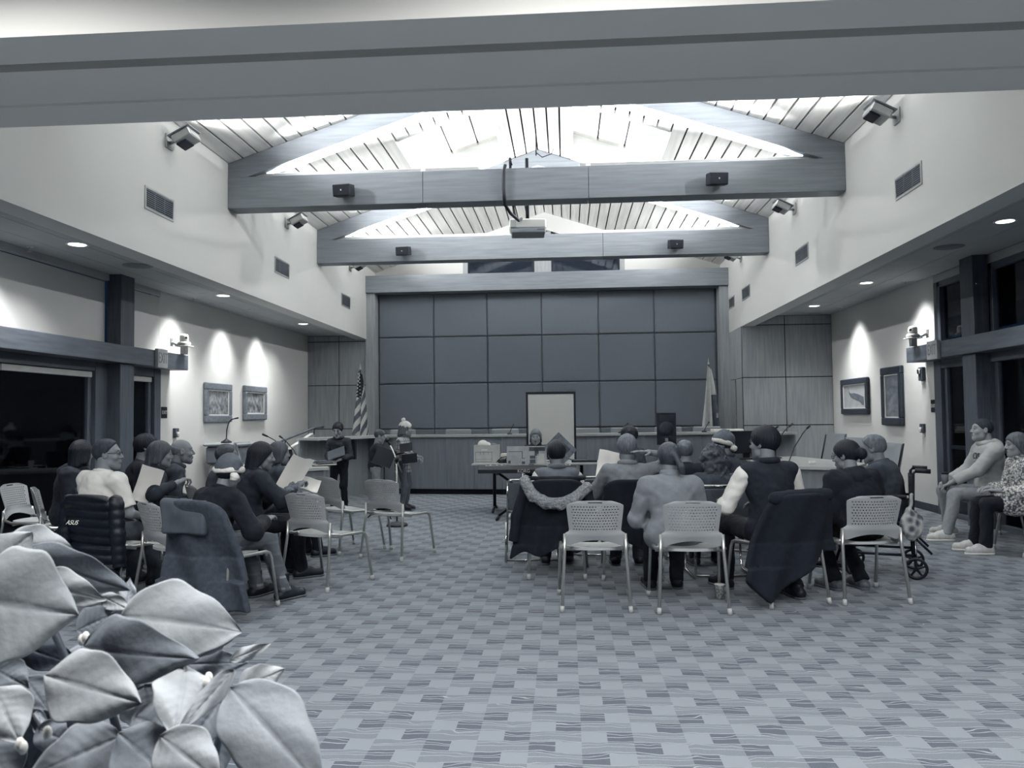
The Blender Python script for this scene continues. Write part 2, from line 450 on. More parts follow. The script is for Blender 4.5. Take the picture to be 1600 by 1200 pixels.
# back wall: oak frame with felt panels
bw = struct(bx('wall_back', (WL-.1, YB+.02, 0), (WR+.1, YB+.15, 4.6), mat('felt_backing', .25, .95)))
px = [-4.13, -2.9, -1.71, -.51, .73, 1.94, 3.25]; pz = [-.0, 1.17, 2.17, 3.2, 4.17]
for i in range(6):
    for j in range(4):
        MB().box((px[i]+.005, YB-.03, pz[j]+.005), (px[i+1]-.005, YB+.02, pz[j+1]-.005), .024).build('felt_panel', felt, bw)
bx('column', (XL-.02, 17.16, 0), (XL+.19, YB+.02, 4.155), wood_v, bw, .004)
bx('column', (XR-.19, 17.16, 0), (XR+.02, YB+.02, 4.155), wood_v, bw, .004)
bx('header_beam', (XL-.02, 17.10, 4.156), (XR+.02, YB+.1, 4.53), wood, bw, .005)
# gable wall above the header, with a window
g = MB()
wx0, wx1 = -2.30, 1.36
def ztop(x): return 5.06+(.60*(1-abs(x-XC)/1.85))
g.prism([(XL, 4.4), (wx0, 4.4), (wx0, EAVE+(wx0-XL)*SLOPE+.05), (XL, EAVE+.05)], GABLE, GABLE+.12, axis=1)
g.prism([(wx1, 4.4), (XR, 4.4), (XR, EAVE+.05), (wx1, EAVE+(XR-wx1)*SLOPE+.05)], GABLE, GABLE+.12, axis=1)
g.prism([(wx0, ztop(wx0)), (XC, ztop(XC)), (XC, RIDGE+.05), (wx0, EAVE+(wx0-XL)*SLOPE+.05)], GABLE, GABLE+.12, axis=1)
g.prism([(XC, ztop(XC)), (wx1, ztop(wx1)), (wx1, EAVE+(XR-wx1)*SLOPE+.05), (XC, RIDGE+.05)], GABLE, GABLE+.12, axis=1)
struct(g.build('wall_gable', paint))
wn = struct(bx('window_1', (wx0, GABLE+.08, 4.42), (wx1, GABLE+.11, 4.46), wood))
for a, b in ((wx0, -.69), (-.27, wx1)):
    MB().prism([(a, 4.46), (b, 4.46), (b, ztop(b)-.01), (a, ztop(a)-.01)], GABLE+.05, GABLE+.056, axis=1).build('pane', glz, wn)
for a, b, m_ in ((-.67, -.29, wood_v), (wx0, wx0+.11, wood_v), (wx1-.11, wx1, wood_v), (-.72, -.67, blackm), (-.29, -.24, blackm), (wx0+.11, wx0+.15, blackm), (wx1-.15, wx1-.11, blackm)):
    MB().prism([(a, 4.44), (b, 4.44), (b, ztop(b)), (a, ztop(a))], GABLE+.0, GABLE+.09, axis=1).build('mullion', m_, wn)

# side veneer walls at the far end of the aisles
def veneer_wall(name, x0, x1, y, zs, xs, zt):
    o = struct(bx(name, (x0, y+.02, 0), (x1, y+.1, zt), joint))
    for a, b in zip(xs, xs[1:]):
        for c, d in zip(zs, zs[1:]):
            bx('panel', (a+.008, y, c+.008), (b-.008, y+.02, d-.008), wood_v, o, .002)
    return o
veneer_wall('wall_far_left', WL, XL, 17.2, [.0, 1.2, 2.15, 3.11, 3.24], [WL, -4.95, XL], 3.24)
veneer_wall('wall_far_right', XR, WR, 15.97, [0, 1.2, 2.14, 3.17, 3.35], [XR, 4.30, WR], 3.35)
rw = struct(bx('wall_far_return', (XR+.02, 15.99, 0), (XR+.06, YB, ZF), joint))
for a, b in ((15.99, 16.6), (16.72, YB)):
    for c, d in ((0, 2.14), (2.14, ZF)):
        bx('panel', (XR, a+.006, c+.006), (XR+.02, b-.006, d-.006), wood_v, rw, .002)
bx('panel', (XR, 16.6, 2.14), (XR+.02, 16.72, ZF), wood_v, rw, .002)

# aisle walls, glazing, timber lintels
def side_wall(side):
    s = -1 if side == 'left' else 1
    X = WL if s < 0 else WR
    zc = ZL if s < 0 else ZR
    yg = 10.77 if s < 0 else 11.62     # where the glazing ends
    yend = 17.3 if s < 0 else 16.1
    lo, hi = (X-.12, X) if s < 0 else (X, X+.12)
    w = struct(bx('wall_'+side, (lo, yg, 0), (hi, yend, zc+.1), paint))
    bx('baseboard', (X-.012 if s > 0 else X, yg, 0), (X if s > 0 else X+.012, yend, .11), mat('dark_vinyl', .16, .6), w, .003)
    return w, s, X, zc, yg
def along(name, X, s, y0, y1, z0, z1, t0, t1, m_, par, bev=.004):
    """box on a side wall: t = distance from the wall plane into the room."""
    a, b = X-s*t0, X-s*t1
    return bx(name, (min(a, b), y0, z0), (max(a, b), y1, z1), m_, par, bev)
for side in ('left', 'right'):
    w, s, X, zc, yg = side_wall(side)
    win = struct(MB().box((min(X, X+s*.12), -1, 0), (max(X, X+s*.12), yg, .06)).build('window_%d' % (2 if s < 0 else 3), darkwood))
    # frame members
    posts = [(10.6, 10.77), (9.22, 9.47), (6.1, 6.3), (3.0, 3.2), (0, .2)] if s < 0 else [(11.42, 11.62), (10.12, 10.28), (8.9, 9.05), (7.6, 7.75), (5.4, 5.6), (3, 3.2), (0, .2)]
    for a, b in posts: along('post', X, s, a, b, .0, 2.14, -.1, .03, darkwood_v, win)
    along('head_rail', X, s, -1, yg, 2.03, 2.14, -.1, .02, darkwood, win)
    ps = sorted(posts); edges = [(-1, ps[0][0])]+[(ps[i][1], ps[i+1][0]) for i in range(len(ps)-1)]
    for a, b in edges:
        along('pane', X, s, a, b, .06, 2.03, -.06, -.054, glz, win, 0)
        along('stile', X, s, b-.07, b, .06, 2.03, -.09, -.02, darkwood_v, win); along('stile', X, s, a, a+.07, .06, 2.03, -.09, -.02, darkwood_v, win)
        if s > 0: along('push_bar', X, s, a+.07, b-.07, .92, .97, -.08, -.04, blackm, win)
    if s < 0:                       # clerestory covered by pale boards above the lintel
        along('board', X, s, -1, 9.45, 2.30, 3.15, -.02, 0, paint, win); along('board', X, s, 9.77, yg, 2.30, 3.15, -.02, 0, paint, win)
        along('soffit_strip', X, s, -1, 9.5, 3.16, 3.24, -.02, .05, ceil_m, win); along('soffit_strip', X, s, 9.8, yg, 3.16, 3.24, -.02, .02, ceil_m, win)
        for a, b in ((7.66, 9.2), (9.78, 10.58), (6.31, 7.62)): along('shade_roll', X, s, a, b, 1.955, 2.02, -.05, .0, mat('roller_shade', .7, .7), win)
    else:
        tr = [(10.44, 11.52), (8.9, 10.15), (6.2, 8.7), (3.2, 6.0), (0, 3)]
        along('board', X, s, -1, yg, 3.24, 3.35, -.02, 0, ceil_m, win)
        for a, b in tr:
            along('pane', X, s, a, b, 2.44, 3.2, -.06, -.054, glz, win, 0)
            for q in ((a, a+.08), (b-.08, b)): along('stile', X, s, q[0], q[1], 2.4, 3.24, -.1, .0, darkwood_v, win)
            along('stile', X, s, a, b, 3.16, 3.24, -.1, 0, darkwood, win)
        for (a, b) in zip([t[1] for t in tr[1:]], [t[0] for t in tr[:-1]]): along('post', X, s, a, b, 2.14, 3.24, -.1, .02, darkwood_v, win)
    # lintel and the post through it
    yb0 = 11.08 if s < 0 else 11.93
    lt = thing('lintel_beam', ('dark timber lintel beam above the glass doors on the left wall', 'dark timber lintel beam above the glass doors on the right wall')[s > 0], 'beam')
    along('beam', X, s, -1, yb0, 2.14, 2.355, .02, .27, darkwood, lt, .006)
    ya, yb = ((9.46, 9.77) if s < 0 else (10.12, 10.44))
    along('post', X, s, ya, yb, 2.356, zc, .02, .2, darkwood_v, lt); along('post', X, s, ya, yb, 0, 2.139, .03, .2, darkwood_v, lt)
struct(bx('ground', (-14, -6, -.2), (14, 24, -.12), mat('dark_patio', .1, .8, .16, scale=4)))
# ------------------------------------------------------------------ fixtures on walls and ceilings
def uplight(s, X, y, label):
    t = thing('wall_uplight', label, 'light', (X, y, 4.5), 0, 'boxed uplights on the nave walls')
    bx('mount_plate', (min(0, s*.02), -.07, -.09), (max(0, s*.02), .07, .07), alu, t, .005)
    MB().tube([(s*.02, 0, -.02), (s*.09, 0, -.01), (s*.12, 0, .02)], .018, 8).build('arm', alu, t, True)
    M = Matrix.Translation((s*.2, 0, .03)) @ Matrix.Rotation(s*R(-28), 4, 'Y')
    MB().box((-.11, -.13, -.055), (.11, .13, .04), .012, M).build('housing', alu, t)
    MB().box((-.135, -.15, .041), (.135, .15, .052), .004, M).build('glass_lid', mat('lamp_lid', .5, .3, .52, metal=.3), t)
    MB().box((-.10, -.10, -.075), (.02, .10, -.056), .006, M).build('heat_sink', blackm, t)
ORD = ('nearest', 'second', 'third', 'farthest')
for i, y in enumerate(FIX_Y):
    if i == 0: continue
    uplight(1, XL, y, 'tilted boxed uplight high on the left nave wall, %s of the three in view' % ('nearest', 'middle', 'farthest')[i-1])
    uplight(-1, XR, y, 'tilted boxed uplight high on the right nave wall, %s of the three in view' % ('nearest', 'middle', 'farthest')[i-1])
def vent(s, X, y0, y1, z0, z1, label):
    t = thing('wall_vent', label, 'vent', (X, (y0+y1)/2, (z0+z1)/2), 0, 'louvred vents in the nave walls')
    hy, hz = (y1-y0)/2, (z1-z0)/2
    f = MB(); b = .022; a0, a1 = sorted((s*.001, s*.012))
    f.box((a0, -hy, -hz), (a1, hy, -hz+b)); f.box((a0, -hy, hz-b), (a1, hy, hz)); f.box((a0, -hy, -hz+b), (a1, -hy+b, hz-b)); f.box((a0, hy-b, -hz+b), (a1, hy, hz-b))
    f.build('frame', alu, t)
    bx('back_plate', (min(s*.001, s*.003), -hy+b, -hz+b), (max(s*.001, s*.003), hy-b, hz-b), joint, t)
    sl = MB(); n = 9
    for k in range(n):
        z = -hz+b+(k+.5)*(2*hz-2*b)/n
        sl.box((min(s*.003, s*.010), -hy+b, z-.006), (max(s*.003, s*.010), hy-b, z+.003))
    for q in (-.33, .33): sl.box((min(s*.003, s*.011), q*hy-.004, -hz+b), (max(s*.003, s*.011), q*hy+.004, hz-b))
    sl.build('louvres', mat('vent_louvre', .36, .5, .38), t)
for i, (a, b) in enumerate(((7.93, 8.54), (11.64, 12.26), (15.22, 15.83))):
    vent(1, XL, a, b, 3.63, 3.87, 'louvred vent in the left nave wall, %s of the three' % ('nearest', 'middle', 'farthest')[i])
for i, (a, b) in enumerate(((7.9, 8.52), (11.54, 12.17), (15.18, 15.82), (16.55, 17.08))):
    vent(-1, XR, a, b, 3.63, 3.86, 'louvred vent in the right nave wall, %s of the four' % ('nearest', 'second', 'third', 'farthest')[i])
for i, (x, y, z) in enumerate(DL):
    sd = 'left' if x < 0 else 'right'; k = i % 4
    if k == 0: continue
    t = thing('downlight', 'round recessed downlight in the %s aisle ceiling, %s of three' % (sd, ('', 'nearest', 'middle', 'farthest')[k]), 'light', (x, y, z), 0, 'recessed downlights in the aisle ceilings')
    MB().lathe([(.085, -.002), (.105, -.006), (.11, 0), (.085, 0)], 24).build('trim_ring', white, t, True)
    MB().lathe([(.001, -.003), (.084, -.003), (.084, -.001), (.001, -.001)], 24).build('lens', emit('lamp_lens', 1, 6), t)
for x, y, z, l in ((-4.97, 8.97, ZL, 'left'), (4.49, 9.6, ZR, 'right')):
    t = thing('ceiling_speaker', 'flat round ceiling speaker grille in the %s aisle ceiling' % l, 'speaker', (x, y, z))
    MB().lathe([(.15, -.008), (.165, -.005), (.165, 0), (.15, 0)], 28).build('rim', mat('speaker_rim', .45, .6), t, True)
    MB().lathe([(.001, -.012), (.10, -.011), (.15, -.007), (.15, 0), (.001, 0)], 28).build('grille', mat('speaker_grille', .4, .6, .46, scale=300), t, True)
for i, (x, y, z) in enumerate(((-5.5, 7.84, ZL), (-5.5, 11.49, ZL), (5.02, 12.09, ZR), (5.02, 14.9, ZR))):
    t = thing('sprinkler', ('sprinkler head in the left aisle ceiling above the door lintel', 'sprinkler head in the left aisle ceiling past the lintel end', 'sprinkler head in the right aisle ceiling near the transom window', 'sprinkler head in the right aisle ceiling by the veneer wall')[i], 'sprinkler', (x, y, z))
    MB().lathe([(.035, -.006), (.035, 0)], 16).build('escutcheon', white, t, True)
    MB().lathe([(.008, -.05), (.008, -.006)], 8).lathe([(.022, -.055), (.022, -.05)], 12).build('nozzle', alu, t, True)
# art lights: small recessed adjustable spots that make the pools on the walls
for i, (x, y, z) in enumerate(WALLWASH):
    if i == 0: continue
    t = thing('art_spot', 'small recessed art spot in the aisle ceiling %s' % ('', 'over the left lintel end', 'over the nearer left painting', 'over the farther left painting', 'over the right lintel end', 'over the square right painting')[i], 'light', (x, y, z))
    MB().lathe([(.03, -.001), (.045, -.004), (.048, 0), (.03, 0)], 16).build('trim_ring', ceil_m, t, True)

# speakers on the tie beams
k = 0
for d in (9.97, 13.69):
    for x, rz in ((-2.76, -8), (1.88, 8)):
        t = thing('beam_speaker', 'small black loudspeaker on the %s tie beam, %s of the projector' % ('near' if d < 11 else 'far', 'left' if x < 0 else 'right'), 'speaker', (x, d, 4.3), 0, 'black loudspeakers on the tie beams')
        M = Matrix.Translation((0, -.15, 0)) @ Matrix.Rotation(R(rz), 4, 'Z') @ Matrix.Rotation(R(10), 4, 'X')
        MB().box((-.115, -.085, -.075), (.115, .085, .075), .008, M).build('cabinet', black, t)
        MB().box((-.105, -.09, -.067), (.105, -.086, .067), .002, M).build('grille', mat('speaker_cloth', .02, .8, .04, scale=200), t)
        MB().box((-.008, -.093, -.008), (.008, -.0905, .01), .001, M).build('badge', alu, t)
        bx('bracket', (-.04, -.07, -.035), (.04, -.001, .03), blackm, t, .004)

# projector hanging between the trusses
t = thing('projector', 'white ceiling projector hanging on a black pole below the near tie beam', 'projector', (-.52, 11.5, 4.18), R(4))
MB().box((-.265, -.19, -.07), (.265, .19, .075), .02).build('body', white, t)
MB().box((-.235, -.2, -.135), (.25, .17, -.071), .012).build('lower_case', mat('grey_plastic', .5, .5), t)
MB().box((-.25, -.196, -.05), (-.17, -.19, .055), .002).build('filter_grille', mat('light_grille', .8, .6, .7, kind='wave', scale=60), t)
bx('slot', (.13, -.203, -.09), (.23, -.2005, -.082), black, t)
MB().lathe([(.10, .076), (.10, .09), (.05, .11), (.03, .115)], 18).build('ceiling_mount', blackm, t, True)
MB().lathe([(.026, .115), (.026, 1.0)], 12).build('pole', blackm, t, True)
MB().tube([(-.17, 0, .08), (-.2, -.2, .2), (-.24, -1.2, .3), (-.25, -1.55, .5), (-.235, -1.56, .41)], .018, 8).build('cable_end', black, t, True)
cb = MB().tube([(-.72, 9.93, 4.6), (-.74, 9.93, 4.52), (-.745, 9.93, 4.3), (-.735, 9.95, 4.1), (-.68, 10.2, 4.05), (-.62, 11.0, 4.15), (-.6, 11.35, 4.26)], .022, 8)
tag(cb.build('projector_cable', black, None, True), 'thick black cable draped down over the near tie beam to the projector', 'cable')
t = thing('smoke_detector_bracket', 'small wire bracket and detector hanging near the roof ridge', 'sensor', (-.43, 12.9, RIDGE-.02))
MB().tube([(0, 0, 0), (0, 0, -.35)], .012, 6).build('rod', blackm, t, True)
MB().tube([(0, 0, -.3), (.1, .0, -.38), (.25, 0, -.33), (.3, 0, -.2)], .008, 6).build('wire', blackm, t, True)
MB().box((.24, -.05, -.25), (.36, .05, -.19), .01).build('detector', white, t)

# PTZ cameras on brackets
for s, X, y, z, l in ((-1, WL, 10.93, 2.355, 'left'), (1, WR, 11.66, 2.355, 'right')):
    x = X-s*.28
    t = thing('dome_camera', 'white pan-tilt camera on a bracket above the %s lintel end' % l, 'camera', (x, y, z), 0)
    bx('post', (-.045, -.03, .002), (.045, .03, .11), alu, t, .004)
    bx('shelf', (-.1, -.09, .11), (.1, .09, .122), white, t, .004)
    MB().lathe([(.085, .122), (.09, .14), (.088, .165), (.07, .18)], 20).build('base', white, t, True)
    MB().lathe([(.055, .18), (.062, .2), (.06, .26), (.045, .285), (.01, .29)], 20).build('head', white, t, True)
    a = -s*.06
    MB().sphere((a*.75, -.03, .235), .02, 8).build('lens', black, t, True)
    MB().box((-.06, -.092, .135), (.06, -.088, .145), .001).build('slot', black, t)
    MB().tube([(s*.10, 0, .14), (s*.19, 0, .18)], .02, 8).build('wall_arm', alu, t, True)
    MB().box((s*.19 if s < 0 else .19, -.04, .12), (s*.19+.015, .04, .24), .004).build('wall_plate', alu, t)

# exit signs on the lintels, wall plates
for s, X, y0, y1, l in ((-1, WL+.27, 10.14, 10.40, 'left'), (1, WR-.27, 10.86, 11.16, 'right')):
    t = thing('exit_sign', ('slim grey exit sign box on the left lintel beam, seen edge on', 'slim pale exit sign reading EXIT on the right lintel beam')[s > 0], 'sign', (X, (y0+y1)/2, 2.25))
    h = (y1-y0)/2
    bx('case', (min(-s*.002, -s*.05), -h, -.125), (max(-s*.002, -s*.05), h, .125), mat('sign_grey', .62, .5, .66), t, .005)
    o = text('lettering', 'EXIT', .16, mat('sign_letter', .42, .5), t, (-s*.051, 0, 0), (R(90), 0, R(-90*s)), .001)
    o.scale = (.75, 1.25, 1)
for s, X, ys, zs, l in ((-1, WL, (10.83, 10.99), (1.46, 1.62), 'left'), (1, WR, (11.62, 11.79), (1.42, 1.6), 'right')):
    t = thing('exit_plate', 'small dark wall plate reading EXIT beside the %s glass doors' % l, 'sign', (X, sum(ys)/2, sum(zs)/2))
    h = (ys[1]-ys[0])/2; v = (zs[1]-zs[0])/2
    bx('plate', (min(0, -s*.012), -h, -v), (max(0, -s*.012), h, v), black, t, .008)
    text('lettering', 'EXIT', .07, paper, t, (-s*.013, 0, 0), (R(90), 0, R(-90*s)), .0006)
    y = 11.22 if s < 0 else 12.05; z = 1.25 if s < 0 else 1.19
    t = thing('fire_alarm_pull', 'fire alarm pull station on the %s wall near the glass doors' % l, 'alarm', (X, y, z))
    bx('case', (min(0, -s*.045), -.055, -.065), (max(0, -s*.045), .055, .065), mat('alarm_case', .22, .5), t, .006)
    bx('handle', (min(-s*.045, -s*.06), -.035, -.02), (max(-s*.045, -s*.06), .035, .012), white, t, .003)
    bx('stem', (min(-s*.045, -s*.058), -.012, -.05), (max(-s*.045, -s*.058), .012, -.021), white, t, .002)
    bx('label', (min(0, -s*.01), -.03, -.125), (max(0, -s*.01), .03, -.07), mat('plate_pale', .8, .6), t, .002)
t = thing('alarm_strobe', 'dark alarm strobe on the right wall under the lintel end', 'alarm', (WR, 12.0, 1.98))
bx('case', (-.06, -.06, -.1), (0, .06, .1), mat('alarm_case', .22, .5), t, .01); bx('strobe', (-.085, -.04, .0), (-.061, .04, .07), chrome, t, .008); bx('base', (-.03, -.03, -.15), (0, .03, -.101), mat('plate_pale', .8, .6), t, .004)

# paintings
def painting(s, X, y0, y1, z0, z1, fr, fm, cm, label, mat_w=0):
    t = thing('framed_painting', label, 'painting', (X, (y0+y1)/2, (z0+z1)/2), 0)
    hy, hz = (y1-y0)/2, (z1-z0)/2
    b = MB(); d0, d1 = -s*.005, -s*.06
    for (ya, yb, za, zb) in ((-hy, hy, hz-fr, hz), (-hy, hy, -hz, -hz+fr), (-hy, -hy+fr, -hz+fr, hz-fr), (hy-fr, hy, -hz+fr, hz-fr)):
        b.box((min(d0, d1), ya, za), (max(d0, d1), yb, zb), .012)
    b.build('frame', fm, t)
    e = -s*.03; ln = MB(); w = .018
    for (ya, yb, za, zb) in ((-hy+fr, hy-fr, hz-fr-w, hz-fr), (-hy+fr, hy-fr, -hz+fr, -hz+fr+w), (-hy+fr, -hy+fr+w, -hz+fr+w, hz-fr-w), (hy-fr-w, hy-fr, -hz+fr+w, hz-fr-w)):
        ln.box((min(e, e*1.5), ya, za), (max(e, e*1.5), yb, zb))
    ln.build('liner', mat('frame_liner', .78, .6), t)
    c = -s*.02
    bx('canvas', (min(c, c*1.3), -hy+fr, -hz+fr), (max(c, c*1.3), hy-fr, hz-fr), cm, t)
    return t
fr_grey = mat('pewter_frame', .36, .4, .46, scale=20); fr_dark = mat('dark_frame', .12, .4, .17, scale=20)
painting(-1, WL, 12.12, 13.10, 1.39, 2.02, .11, fr_grey, mat('garden_canvas', .22, .6, .62, scale=14, detail=8), 'garden painting in a broad pewter frame, nearer one on the left wall')
painting(-1, WL, 13.64, 14.67, 1.42, 2.03, .11, fr_grey, mat('orchard_canvas', .1, .6, .6, scale=11, detail=8), 'dark blossom painting in a pewter frame, farther one on the left wall')
t = painting(1, WR, 14.08, 15.40, 1.40, 2.04, .10, fr_dark, mat('river_canvas', .6, .6, .66, scale=6, detail=6), 'wide river painting in a dark frame on the right wall')
# the dark bank painted on the river picture (flat print)
t2 = MB()
bank = [(.42, -.16), (.1, -.02), (-.02, .03), (.06, .06), (.26, .05), (.36, .10), (.28, .13), (.12, .13), (-.02, .11), (-.2, .06), (-.42, -.0), (-.46, -.18), (-.3, -.16), (-.1, -.06), (.1, -.1)]
bank = [(.33, .17), (.30, .10), (.22, .06), (.02, .06), (-.2, .03), (-.43, -.02), (-.43, -.17), (-.34, -.15), (-.2, -.09), (0, -.06), (.18, -.02), (.27, .04), (.31, .10)]
t2.prism(bank, -.0285, -.0265, axis=0).build('painted_bank', mat('river_dark', .3, .6, .42, scale=12), t)
painting(1, WR, 12.68, 13.48, 1.22, 2.15, .12, fr_dark, mat('meadow_canvas', .3, .6, .5, scale=5, detail=8, stretch=(1, 1, 2)), 'tall meadow painting in a heavy dark frame on the right wall')

# ------------------------------------------------------------------ dais and desks
dt = thing('dais', 'long dark veneer council dais with pale counter across the back', 'dais', (0, 0, 0))
pts = []
NX = 14; xa, xb = -3.78, 3.5
def dy(x): return 15.15-.5*(1-((x+.3)/3.9)**2)
ZD = 1.06
for i in range(NX):
    x0 = xa+(xb-xa)*i/NX; x1 = xa+(xb-xa)*(i+1)/NX; y0, y1 = dy(x0), dy(x1)
    MB().prism([(x0+.003, y0), (x1-.003, y1), (x1-.003, y1+.03), (x0+.003, y0+.03)], .1, ZD-.001, axis=2).build('front_panel', dais_m, dt)
    if i == 0: kick = MB(); top = MB()
    kick.prism([(x0, y0+.04), (x1, y1+.04), (x1, y1+.08), (x0, y0+.08)], 0, .1, axis=2)
    top.prism([(x0, y0-.04), (x1, y1-.04), (x1, y1+.55), (x0, y0+.55)], ZD, ZD+.04, axis=2)
kick.build('toe_kick', joint, dt); top.build('counter', mat('dais_counter', .66, .3, .72, scale=4), dt)
# wings of the dais coming forward
for s, x0, y0, x1, y1 in ((-1, -4.6, 13.5, -3.78, 15.1), (1, 4.0, 14.3, 3.5, dy(3.5)+.03)):
    d = Vector((x1-x0, y1-y0, 0)).normalized(); n = Vector((d.y, -d.x, 0))*s
    A, B_ = Vector((x0, y0, 0)), Vector((x1, y1, 0))
    q = lambda o: [((A+n*o).x, (A+n*o).y), ((B_+n*o).x, (B_+n*o).y)]
    p0, p1 = q(0), q(-.03)
    MB().prism([p0[0], p0[1], p1[1], p1[0]], 0, ZD-.001, axis=2).build('wing_panel', mat('wing_veneer', .5, .5, .56, scale=3, stretch=(6, 6, .5)), dt)
    p0, p1 = q(.04), q(-.45)
    MB().prism([p0[0], p0[1], p1[1], p1[0]], ZD, ZD+.04, axis=2).build('wing_counter', MATS['dais_counter'], dt)

desk_top = mat('desk_top', .70, .3, .76, scale=4); desk_front = mat('desk_front', .46, .5, .52, scale=3, stretch=(5, 5, .6))
def wing_desk(label, poly, fronts, z=.76):
    t = thing('clerk_desk', label, 'desk')
    MB().prism(poly, z-.035, z, axis=2).build('desktop', desk_top, t)
    for (a, b) in fronts:
        A, B_ = Vector((*a, 0)), Vector((*b, 0)); d = (B_-A).normalized(); n = Vector((-d.y, d.x, 0))
        cx = sum(p[0] for p in poly)/len(poly); cy = sum(p[1] for p in poly)/len(poly)
        if n.dot(Vector((cx, cy, 0))-A) < 0: n = -n
        o = n*.05; i = n*.075
        MB().prism([((A+o).x, (A+o).y), ((B_+o).x, (B_+o).y), ((B_+i).x, (B_+i).y), ((A+i).x, (A+i).y)], .0, z-.036, axis=2).build('front_panel', desk_front, t)
    return t
wing_desk('angled clerk desk with pale top in front of the left veneer wall', [(-4.75, 10.9), (-3.85, 10.35), (-3.25, 10.8), (-3.62, 11.8), (-4.3, 13.2), (-4.9, 13.0)], [((-4.75, 10.9), (-3.85, 10.35)), ((-3.85, 10.35), (-3.25, 10.8)), ((-3.25, 10.8), (-3.62, 11.8))])
wing_desk('angled clerk desk with pale top before the right veneer wall', [(2.47, 10.75), (2.9, 10.3), (3.46, 10.02), (3.95, 10.9), (3.55, 12.75), (2.75, 12.6)], [((2.47, 10.75), (2.9, 10.3)), ((2.9, 10.3), (3.46, 10.02)), ((3.46, 10.02), (3.95, 10.9)), ((2.75, 12.6), (2.47, 10.75))])

# podium with gooseneck microphone, left
t = thing('lectern', 'grey lectern with a rounded top and slatted side by the left wall', 'lectern', (-5.26, 12.25, 0), R(-5))
MB().box((-.33, -.26, 1.02), (.33, .26, 1.07), .02).build('top', mat('lectern_top', .55, .4), t)
MB().box((-.30, -.22, .74), (.30, .22, 1.019), .03).build('upper_body', mat('lectern_body', .36, .5), t)
MB().box((-.27, -.18, .0), (.27, .18, .739), .02).build('lower_body', mat('lectern_low', .6, .5, .64), t)
for k in range(5):
    bx('slat', (-.05, -.20, .25+k*.09), (.26, -.185, .31+k*.09), mat('lectern_slat', .8, .5), t, .004)
t = thing('gooseneck_microphone', 'black gooseneck microphone on a round base on the lectern', 'microphone', (-5.26, 12.1, 1.07))
MB().lathe([(.085, 0), (.08, .02), (.03, .05), (.012, .07)], 16).build('base', black, t, True)
MB().tube([(0, 0, .06), (.005, 0, .2), (.03, 0, .3), (.08, -.01, .36), (.14, -.02, .375)], .009, 8).build('stem', black, t, True)
MB().tube([(.14, -.02, .375), (.2, -.03, .385)], [.011, .014], 8).build('capsule', black, t, True)
# ramp with handrail
t = thing('handrail', 'dark handrail rising along the white ramp wall at left', 'rail', (0, 0, 0))
MB().tube([(-5.3, 12.6, .82), (-5.1, 13.3, .95), (-4.78, 15.0, 1.26), (-4.72, 15.3, 1.27)], .022, 8).build('rail', darkwood, t, True)
for y, z in ((12.95, .86), (14.0, 1.05), (15.0, 1.23)):
    x = -5.3+(y-12.6)*.21
    MB().tube([(x, y, z), (x-.01, y, z-.1)], .012, 6).build('bracket', blackm, t, True)
rmp = tag(MB().prism([(12.4, 0), (15.3, 0), (15.3, 1.15), (12.4, .6)], -4.98, -4.9, axis=0).build('ramp_wall', mat('ramp_paint', .72, .7)), 'sloping white ramp guard wall below the dark handrail', 'ramp wall')

def gooseneck(x, y, z, dx, dyy, h, label):
    t = thing('gooseneck_microphone', label, 'microphone', (x, y, z), 0, 'desk gooseneck microphones')
    MB().lathe([(.05, 0), (.05, .018), (.02, .03)], 12).build('base', black, t, True)
    MB().tube([(0, 0, .02), (dx*.35, dyy*.35, h*.5), (dx*.8, dyy*.8, h*.88), (dx, dyy, h)], .007, 6).build('stem', black, t, True)
    MB().tube([(dx, dyy, h), (dx*1.16, dyy*1.16, h*1.08)], [.012, .016], 8).build('capsule', black, t, True)
gooseneck(2.9, 10.75, .76, .32, .25, .46, 'gooseneck microphone at the near edge of the right clerk desk')
gooseneck(2.75, 11.3, .76, .4, .3, .48, 'gooseneck microphone in the middle of the right clerk desk')
gooseneck(2.72, 11.75, .76, .36, .35, .44, 'gooseneck microphone at the far side of the right clerk desk')
gooseneck(-3.95, 11.7, .76, -.35, .2, .38, 'gooseneck microphone leaning left on the left clerk desk')
gooseneck(-3.78, 11.2, .76, -.52, .1, .42, 'gooseneck microphone with long stem on the left clerk desk')
for i, (x, dx) in enumerate(((-1.05, .07), (1.0, .12), (2.55, .08), (-.62, -.06))):
    gooseneck(x, dy(x)+.15, ZD+.04, dx, .0, .17, 'short gooseneck microphone on the council dais, %s' % ('left of the projection screen', 'right of the projection screen', 'right of the black loudspeaker', 'beside the screen edge')[i])
# chair backs behind the dais
dc_m = mat('dais_chair_fabric', .52, .9, .56, scale=60)
for i, x in enumerate((-3.35, -2.2, -1.2, .35, 1.15, 2.0, 2.75)):
    t = thing('dais_chair', 'grey upholstered chair behind the council dais, %s from the left' % ('first', 'second', 'third', 'fourth', 'fifth', 'sixth', 'seventh')[i], 'chair', (x, dy(x)+1.0, 0), PI+rng.uniform(-.2, .2), 'chairs behind the dais')
    MB().box((-.27, -.26, .64), (.27, -.2, 1.19), .025).build('backrest', dc_m, t)
    MB().box((-.25, -.22, .55), (.25, .25, .63), .03).build('seat', dc_m, t)
    MB().lathe([(.03, .02), (.03, .55)], 8).build('column', blackm, t, True)
    MB().lathe([(.3, 0), (.28, .02), (.03, .05)], 10).build('base', blackm, t)
